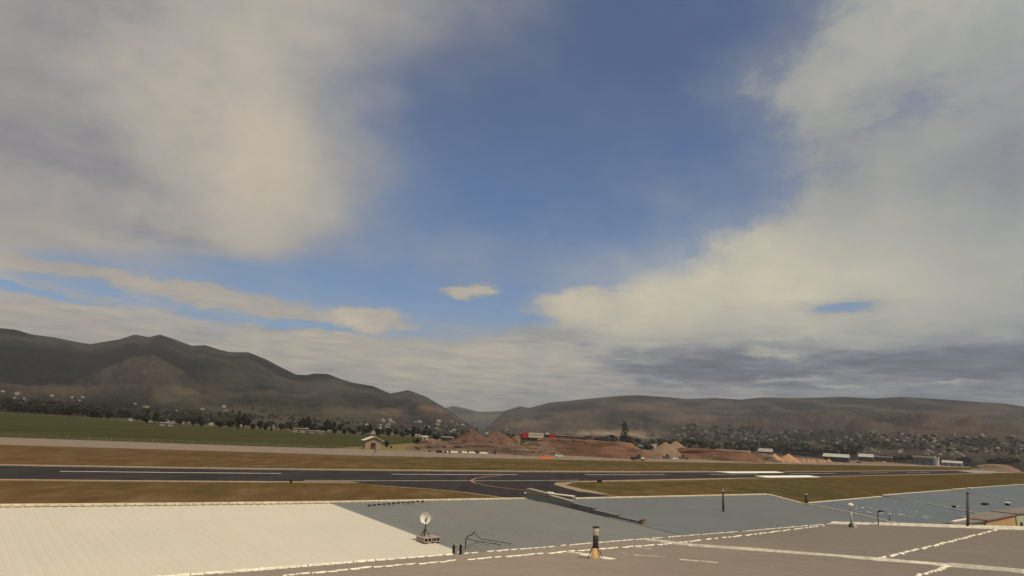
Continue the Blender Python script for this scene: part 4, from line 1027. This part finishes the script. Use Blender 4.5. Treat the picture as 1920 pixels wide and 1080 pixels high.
mb.build('faded_lettering', mat('faded_grey', (.27, .26, .20), .8), sb)
MB().box(X(1021), X(1027), .2, .9, ZT - .8, ZT + .2).build('white_box', M_wpl, t)

# ------------------------------------------------------------------ labels that say which one
LM = [(30, 'at the far left edge'), (130, 'left of the twin peaks'), (270, 'below the twin peaks'), (375, 'right below the twin peaks'), (455, 'beside the first tall tree clump'), (520, 'between the two tall tree clumps'),
      (585, 'beside the second tall tree clump'), (640, 'left of the small tan house'), (700, 'behind the small tan house'), (760, 'right of the small tan house'), (815, 'behind the low rubble heap'), (885, 'behind the dark red heap'),
      (935, 'behind the pointed dark heap'), (1000, 'behind the signboard'), (1060, 'above the white car'), (1120, 'left of the lone poplar'), (1180, 'beside the lone poplar'), (1225, 'behind the bank notch'),
      (1262, 'behind the gravel cones'), (1310, 'right of the gravel cones'), (1350, 'behind the thin pale shed'), (1390, 'behind the flat white shed'), (1435, 'behind the grey gabled shed'), (1475, 'behind the orange sand heap'),
      (1520, 'behind the rock heaps'), (1566, 'behind the mint roofed shed'), (1622, 'behind the white roofed house'), (1660, 'behind the low white roofed building'), (1700, 'left of the blue warehouse'), (1735, 'behind the blue warehouse'),
      (1785, 'right of the bright white building'), (1830, 'left of the runway end mound'), (1870, 'behind the runway end mound'), (1910, 'at the far right edge')]
ORD = 'first second third fourth fifth sixth seventh eighth ninth tenth eleventh twelfth thirteenth fourteenth fifteenth sixteenth seventeenth eighteenth nineteenth twentieth'.split()
REG = {}
def reg(o, base):
    bpy.context.view_layer.update() if False else None
    x, y = PIX(o.location); k = min(LM, key=lambda m: abs(m[0] - x))[1]
    REG.setdefault((base, k), []).append((x, o))
def finish_labels():
    for (base, k), L in REG.items():
        L.sort(key=lambda q: q[0])
        for i, (x, o) in enumerate(L):
            o['label'] = base + ' ' + k + (', ' + (ORD[i] if i < 20 else 'last') + ' from left' if len(L) > 1 else '')
# ------------------------------------------------------------------ trees
def leaf_mat(name, c1, c2):
    m = bpy.data.materials.new(name); m.use_nodes = True; t = NT(m.node_tree); b = t.n['Principled BSDF']
    g = t.new('ShaderNodeTexCoord').outputs['Object']; n = t.noise(g, .7, 3, .6)
    oi = t.new('ShaderNodeObjectInfo').outputs['Random']
    c = t.mix(t.m('ADD', t.m('MULTIPLY', n, .6), t.m('MULTIPLY', oi, .4)), c1, c2); t.l.new(c, b.inputs['Base Color'])
    b.inputs['Roughness'].default_value = .9; b.inputs['Specular IOR Level'].default_value = .1
    return m
L_dark = leaf_mat('dark_foliage', (.026, .030, .020), (.050, .050, .034)); L_hazy = leaf_mat('hazed_green_foliage', (.052, .058, .038), (.088, .086, .058)); L_bush = leaf_mat('bush_foliage', (.03, .032, .018), (.06, .055, .03))  # green foliage mixed paler, distance haze put into its colour
M_bark = mat('bark', (.07, .055, .04), .95, var=.3, scale=2)
def tree_proto(name, label, cat, h, w, kind, leaf, seed, n=420):
    rnd = random.Random(seed); t = thing(name, label, cat, (0, -500, -300))
    tk = MB(); th = h * (.95 if kind == 'poplar' else .72); tk.tube((0, 0, -.6), (0, 0, th * .5), h * .022, h * .015, n=7).tube((0, 0, th * .5), (.1, 0, th), h * .015, h * .004, n=6)
    for i in range(6):
        a = rnd.uniform(0, 6.3); z = th * rnd.uniform(.3, .8); l = w * rnd.uniform(.2, .38)
        tk.tube((0, 0, z), (l * cos(a), l * sin(a), z + l * .8), h * .009, h * .003, n=5)
    tk.build('trunk', M_bark, t)
    mb = MB(); lobes = []
    for i in range(9 if kind != 'poplar' else 14):
        if kind == 'poplar': z = h * (.10 + .84 * i / 13); rr = w * .5 * sin(pi * min(.97, .12 + .83 * (i / 13))) ** .6; lobes.append((rnd.uniform(-.1, .1) * w, rnd.uniform(-.1, .1) * w, z, rr * .85, h * .09))
        else:
            a = rnd.uniform(0, 6.3); q = rnd.uniform(0, .30) * w; z = h * rnd.uniform(.34, .80); rr = w * rnd.uniform(.20, .34) * (1.15 - .45 * z / h); lobes.append((q * cos(a), q * sin(a), z, rr, rr * .85))
    if kind != 'poplar': lobes += [(0, 0, h * .86, w * .17, h * .13), (0, 0, h * .5, w * .3, h * .25)]
    for i in range(n):
        lx, ly, lz, r, rz_ = rnd.choice(lobes); v = Vector((rnd.gauss(0, 1), rnd.gauss(0, 1), rnd.gauss(0, 1))).normalized() * rnd.uniform(.55, 1.08)
        c = Vector((lx + v.x * r, ly + v.y * r, max(h * .08, lz + v.z * rz_))); s = w * rnd.uniform(.045, .10)
        nn = (v + Vector((rnd.gauss(0, .5), rnd.gauss(0, .5), rnd.gauss(0, .5)))).normalized(); a = nn.orthogonal().normalized(); b_ = nn.cross(a)
        ang = rnd.uniform(0, 6.3); a, b_ = a * cos(ang) + b_ * sin(ang), b_ * cos(ang) - a * sin(ang)
        mb.add([c - a * s - b_ * s * .6, c + a * s * .8 - b_ * s * .8, c + a * s + b_ * s * .7, c - a * s * .5 + b_ * s + nn * s * .4], [(0, 1, 2, 3)])
    mb.build('crown', leaf, t)
    return t
TP = {'b1': tree_proto('broadleaf_tree', 'x', 'tree', 14, 13, 'b', L_dark, 1), 'b2': tree_proto('broadleaf_tree', 'x', 'tree', 12, 14, 'b', L_hazy, 2), 'b3': tree_proto('broadleaf_tree', 'x', 'tree', 16, 11, 'b', L_dark, 3),
      'p': tree_proto('poplar_tree', 'x', 'tree', 20, 5, 'poplar', L_dark, 4), 's': tree_proto('shrub', 'x', 'shrub', 3, 4, 'b', L_bush, 5, 200)}
used = set()
def put(kind, p, h, label, group, wk=1.0):
    pr_ = TP[kind]; base_h = {'b1': 14, 'b2': 12, 'b3': 16, 'p': 20, 's': 3}[kind]; s = h / base_h; rz_ = random.uniform(0, 6.3)
    if kind not in used:
        used.add(kind); o = pr_; o.location = p; o.rotation_euler = (0, 0, rz_); o.scale = (s * wk, s * wk, s); o['label'] = label
        if group: o['group'] = group
    else:
        o = dup(pr_, p, rz_, (s * wk, s * wk, s), label); 
        if group: o['group'] = group
        elif 'group' in o: del o['group']
    return o
def tree_px(kind, x, yb, hpx, label, group, wk=1.0, rmax=1500, slope=True):
    d = ray(x, yb); k = 1 / hypot(d.x, d.y)
    p = G(x, yb) if d.z < -.002 else None
    if p is None or hypot(p.x, p.y) > rmax:
        p = None
        if slope: p = hit(x, yb)
        if p is None or hypot(p.x, p.y) < rmax * .8: p = Vector((d.x * k * rmax, d.y * k * rmax, TZ(d.x * k * rmax, d.y * k * rmax)))
    r = hypot(p.x, p.y)
    o = put(kind, p, hpx * r / F * 1.02, label, group, wk)
    if group: reg(o, label)
    return o
rt = random.Random(21)
ftop = lambda x: lerp([(-260, 758), (0, 773), (240, 790), (480, 806), (660, 815), (790, 821), (860, 826)], x)
LB = {'dw': 'dark tree of the dense left wood', 'fr': 'dark field edge tree', 'cn': 'green tree',
      'rt': 'grey green tree', 'rr': 'low dark roadside tree'}
G_ = {'dw': 'trees of the dense left wood', 'fr': 'trees along the far edge of the field', 'cn': 'trees behind the soil heaps', 'rt': 'trees between the heaps and the town', 'rs': 'trees among the houses on the right', 'rr': 'low trees beside the road end'}
for i in range(46):
    x = -20 + i * 5.0 + rt.uniform(-3, 3); tree_px(rt.choice(['b1', 'b3']), x, ftop(x) - rt.choice([0, 3, 8]), rt.uniform(13, 20), LB['dw'], G_['dw'], 1.1, 1150)
for i in range(62):
    x = 205 + i * 9.6 + rt.uniform(-4, 4)
    tree_px(rt.choice(['b1', 'b3', 'b1', 'b2']), x, ftop(x) - rt.choice([-1, 1, 4]), rt.uniform(10, 16), LB['fr'], G_['fr'], 1.15, 1150)
for i, (x, h) in enumerate([(275, 26), (290, 24), (372, 22), (445, 36), (455, 33), (462, 26), (508, 20), (565, 30), (575, 34), (588, 28), (612, 30), (624, 27), (680, 24), (692, 26), (775, 26), (798, 27), (805, 22)]):
    tree_px('b3' if i % 3 else 'p', x, ftop(x) + 1, h * .82, 'tall dark field edge tree', 'tall trees of the field edge', .95 if i % 3 else 1.8, 1100)
for i in range(56):
    x = 815 + i * 7.0 + rt.uniform(-4, 4); yb = 826 + (x - 815) * .02 + rt.choice([0, -3, 0])
    tree_px(rt.choice(['b2', 'b1', 'b2', 'b3']), x, yb, rt.uniform(9, 14), LB['cn'], G_['cn'], 1.3, 900)
tree_px('p', 1170.5, 834, 38, 'tallest lone dark poplar standing above the long red soil bank', None, 2.3, 700)
tree_px('b1', 1168, 834, 17, 'bushy dark tree at the foot of the lone tall poplar', None, 1.1, 690)
for i in range(82):
    x = 1205 + i * 5.0 + rt.uniform(-4, 4); yb = 842 + (x - 1205) * .030 + rt.choice([0, -5, -9, 2])
    tree_px(rt.choice(['b2', 'b1', 'b2']), x, yb, rt.uniform(8, 13), LB['rt'], G_['rt'], 1.3, 900)
# the far thin wood on the lower right slope, beyond counting: one object
wd = MB(); crown = [c for c in TP['b2'].children if c.name.startswith('crown')][0].data
cv = [v.co.copy() for v in crown.vertices]; cf = [tuple(q.vertices) for q in crown.polygons][::2]
for i in range(460):
    x = 1290 + rt.uniform(0, 660); yb = 815 + (x - 1290) * .043 + rt.uniform(-14, 14); p = hit(x, yb)
    if p is None or hypot(p.x, p.y) < 1300: continue
    k = rt.uniform(2.5, 6) * hypot(p.x, p.y) / F / 12; wd.add([p + v * k for v in cv], cf)
for i in range(240):
    x = rt.uniform(-10, 960); yb = HZ(x) - abs(rt.gauss(0, 4)) + (3 if x > 700 else 0); p = hit(x, yb)
    if p is None or hypot(p.x, p.y) < 1300: continue
    k = rt.uniform(3, 5.5) * hypot(p.x, p.y) / F / 12; wd.add([p + v * k for v in cv], cf)
tag(wd.build('woodland', L_hazy), kind='stuff')
for i in range(36):
    x = 1600 + rt.uniform(0, 330); yb = 861 + (x - 1600) * .035 + rt.uniform(-4, 2)
    tree_px(rt.choice(['b2', 'b1']), x, yb, rt.uniform(5, 9), LB['rr'], G_['rr'], 1.4, 1150)
tree_px('b1', 724, 840.5, 13, 'dark round shrub against the right wall of the small tan house', None, .9, 1000)
for (x, y, h, lb) in [(733, 840.5, 4, 'small dark shrub on the yellow grass right of the small house'), (768, 843, 3, 'left one of two tiny shrubs on the yellow grass'), (777, 843.5, 3, 'right one of two tiny shrubs on the yellow grass'), (782, 834, 12, 'grey green shrub at the left end of the rubble')]:
    tree_px('s', x, y, h, lb, None, 1, 1000)
for i in range(26):
    x = rt.uniform(800, 1035); tree_px('s', x, 850 + (x - 900) * .02 + rt.uniform(-1, 1), rt.uniform(2.5, 5), 'small dark weed bush', 'weed bushes below the rubble', 1, 900)

# ------------------------------------------------------------------ houses
M_roofs = [mat('pale_roof', (.42, .39, .33), .6, var=.1, scale=.3), mat('grey_roof', (.30, .29, .27), .7, var=.1, scale=.3), mat('brown_roof', (.22, .15, .12), .8, var=.1, scale=.3)]
M_walls = [mat('white_house_wall', (.40, .37, .32), .8, var=.08, scale=.3), mat('beige_house_wall', (.28, .24, .20), .8, var=.08, scale=.3), mat('grey_house_wall', (.25, .24, .23), .8, var=.08, scale=.3)]
HP = []
for i, (rm, wm) in enumerate([(0, 1), (1, 0), (2, 0), (0, 2), (2, 1)]):
    t = thing('house', 'x', 'house', (0, -600, -400)); w, l, h = 4.5 + i * .3, 6.5 + (i % 3), 3.2 + (i % 2) * 2
    MB().prism([(-w, -3), (w, -3), (w, h), (0, h + 2.0), (-w, h)], -l, l).build('wall', M_walls[wm], t)
    r_ = MB()
    for s in (-1, 1): r_.prism([(0, h + 2.35), (s * (w + .6), h + .1), (s * (w + .6), h - .15), (0, h + 2.05)], -l - .6, l + .6)
    rr_ = r_.build('roof', M_roofs[rm], t)
    if i % 2: MB().box(-.5, .5, 1, 2, h + 1, h + 3).build('chimney', M_walls[2], rr_)
    MB().box(-w - .04, -w - .01, -2, 0, .9, 2.1).box(-w - .04, -w - .01, 2, 3.5, .9, 2.1).box(w + .01, w + .04, -2, 0, .9, 2.1).build('window', M_glass, t)
    MB().box(-.5, .5, -l - .05, -l - .01, 0, 2.1).build('door', M_dcar, t); HP.append(t)
hused = set()
rh = random.Random(33)
def house_px(x, y, label, group, s=1.0, rmin=900, k=None, ang=None, rmax=6000):
    p = hit(x, y, rmax)
    d = ray(x, y)
    if p is None or hypot(p.x, p.y) < rmin:
        kk = rmin / hypot(d.x, d.y); p = Vector((d.x * kk, d.y * kk, TZ(d.x * kk, d.y * kk)))
    k = rh.randrange(5) if k is None else k; a = rh.uniform(0, pi) if ang is None else ang
    if k not in hused: hused.add(k); o = HP[k]; o.location = p; o.rotation_euler = (0, 0, a); o.scale = (s, s, s); o['label'] = label
    else: o = dup(HP[k], p, a, s, label)
    if group: o['group'] = group; reg(o, label)
    elif 'group' in o: del o['group']
    return o
for i in range(14):
    x = rh.uniform(0, 480); house_px(x, 742 + x * .075 + rh.uniform(-8, 7), 'tiny mountain foot house', 'houses below the left mountain', rh.uniform(.35, .65), 1500, rh.choice([0, 1, 2, 3]))
for i in range(34):
    x = rh.uniform(230, 800); house_px(x, ftop(x) - rh.uniform(-1, 1), 'pale field edge house', 'houses along the far edge of the field', rh.uniform(.4, .75), 1020, rh.choice([0, 1, 1, 4]))
for i in range(40):
    x = rh.uniform(680, 960); house_px(x, 792 + (x - 680) * .03 + rh.uniform(-6, 18), 'valley house', 'houses in the middle valley', rh.uniform(.5, .9), 1300)
for i in range(100):
    x = rh.uniform(1260, 1640); house_px(x, 808 + (x - 1260) * .035 + rh.uniform(-3, 16), 'hillside town house', 'houses of the hillside town', rh.uniform(.35, .65), 1500)
for i in range(110):
    x = rh.uniform(1600, 1920); house_px(x, 832 + (x - 1600) * .04 + rh.uniform(-26, 16), 'small slope house', 'houses on the lower right slope', rh.uniform(.32, .6), 1300)
for i in range(12):
    x = rh.uniform(1000, 1240); house_px(x, 830 + rh.uniform(-14, 0), 'tree belt house', 'houses near the lone poplar', rh.uniform(.5, .8), 800)
# larger buildings near the work yard
def shed(label, x0, x1, yb, hpx, roofm, wallm, dist=1.0, style='gable', dk=10, name='shed', cat='building', z0=0):
    a = G((x0 + x1) / 2, yb); b = Vector((a.x * dist, a.y * dist, 0)); sc = hypot(b.x, b.y) / F; W = (x1 - x0) * sc / 2; h = hpx * sc
    t = thing(name, label, cat, b, -atan2(b.x, b.y) - radians(8)); dd = dk
    if style == 'gable':
        MB().box(-W, W, 0, dd, -.5, h * .62).build('wall', wallm, t)
        r_ = MB()
        vs = [(-W - .5, -.6, h * .6), (W + .5, -.6, h * .6), (W + .5, dd / 2, h), (-W - .5, dd / 2, h), (-W - .5, dd + .6, h * .6), (W + .5, dd + .6, h * .6), (-W - .5, dd / 2, h * .62 + .01), (W + .5, dd / 2, h * .62 + .01)]
        r_.add(vs, [(0, 1, 2, 3), (3, 2, 5, 4), (0, 6, 7, 1), (6, 4, 5, 7), (0, 3, 4, 6), (1, 7, 5, 2)]); r_.build('roof', roofm, t)
    else:
        MB().box(-W, W, 0, dd, -.5, h * .8).build('wall', wallm, t); MB().box(-W - .5, W + .5, -.6, dd + .6, h * .802, h).build('roof', roofm, t)
    n = max(1, int(W / 4))
    for i in range(n): x = -W + (i + .5) * 2 * W / n; MB().box(x - .9, x + .9, -.06, -.01, .2, h * .5).build('door', M_dcar, t)
    return t
M_wdark = mat('dark_shed_wall', (.085, .078, .068), .85, var=.15, scale=.4)
WR = mat('white_shed_roof', (.42, .405, .35), .6, var=.05, scale=.3)
shed('white flat roofed shed behind the low soil bank', 1366, 1402, 857, 11, WR, M_walls[2], 1.05, 'flat')
shed('long thin pale shed roof left of the white flat roofed shed', 1344, 1368, 853, 8, WR, M_walls[2], 1.15, 'flat')
shed('grey gabled shed with a sloping grey roof right of the white shed', 1424, 1446, 858, 14, M_roofs[1], M_dcar, 1.1)
shed('long shed with a pale green white roof and dark wall', 1548, 1586, 866, 13, mat('pale_mint_roof', (.36, .39, .34), .6), M_wdark, 1.0, 'gable', 14)
shed('pale gabled house with white roof right of the long shed', 1613, 1634, 866, 12, WR, M_wdark, 1.05)
shed('low long white roofed building right of the pale gabled house', 1642, 1668, 867, 9, WR, M_wdark, 1.08, 'flat')
shed('blue grey walled warehouse with pale roof edge', 1718, 1746, 871, 14, M_roofs[0], mat('blue_grey_wall', (.12, .125, .17), .7), .92, 'flat', 18)
shed('bright white tower shaped building by the blue warehouse', 1748, 1758, 872, 13, WR, M_wpl, .92, 'flat', 8)
shed('low white roofed building right of the bright white building', 1772, 1798, 873, 8, WR, M_walls[2], .92)
shed('white roofed barn with dark opening near the right edge', 1873, 1884, 873, 9, WR, M_dcar, 1.0)
shed('low white roofed building in front of the right slope', 1834, 1856, 868, 8, WR, M_walls[2], 1.2, 'flat')
shed('green roofed shed just behind the notch in the soil bank', 1196, 1222, 846, 8, mat('green_roof', (.07, .11, .08), .7), M_dcar, 1.2)
shed('small white cube building beside the green roofed shed', 1222, 1229, 845, 9, M_wpl, M_wpl, 1.2, 'flat')
shed('bright white roofed shed left of the soil heaps', 827, 847, 829, 8, WR, M_dcar, 1.1, 'flat')
shed('white low building at the field edge behind the small house', 792, 800, 822.5, 6, WR, M_wpl, .95)
shed('pale long low building at the left field edge', 302, 322, 797, 6, WR, M_walls[1], .9, 'flat')
shed('pale long low greenhouse at the field edge below the tall trees', 580, 606, 812, 5, WR, M_walls[2], .95, 'flat')
shed('tan low building at the field edge below the tall trees', 550, 570, 810.5, 8, M_walls[1], M_walls[1], .96, 'flat')
shed('white building at the far left under the mountain', 116, 124, 752 + 14, 6, WR, M_wpl, 1.0)

for o in S.objects:
    if o.parent is None and o.name.startswith('concrete_barrier'): reg(o, 'low pale concrete barrier by the road')
for o in S.objects:
    if o.parent is None and o.name.startswith('boulder'):
        reg(o, o['label'].replace('on the crest of the rubble and red soil bank', 'on the bank crest'))
finish_labels()
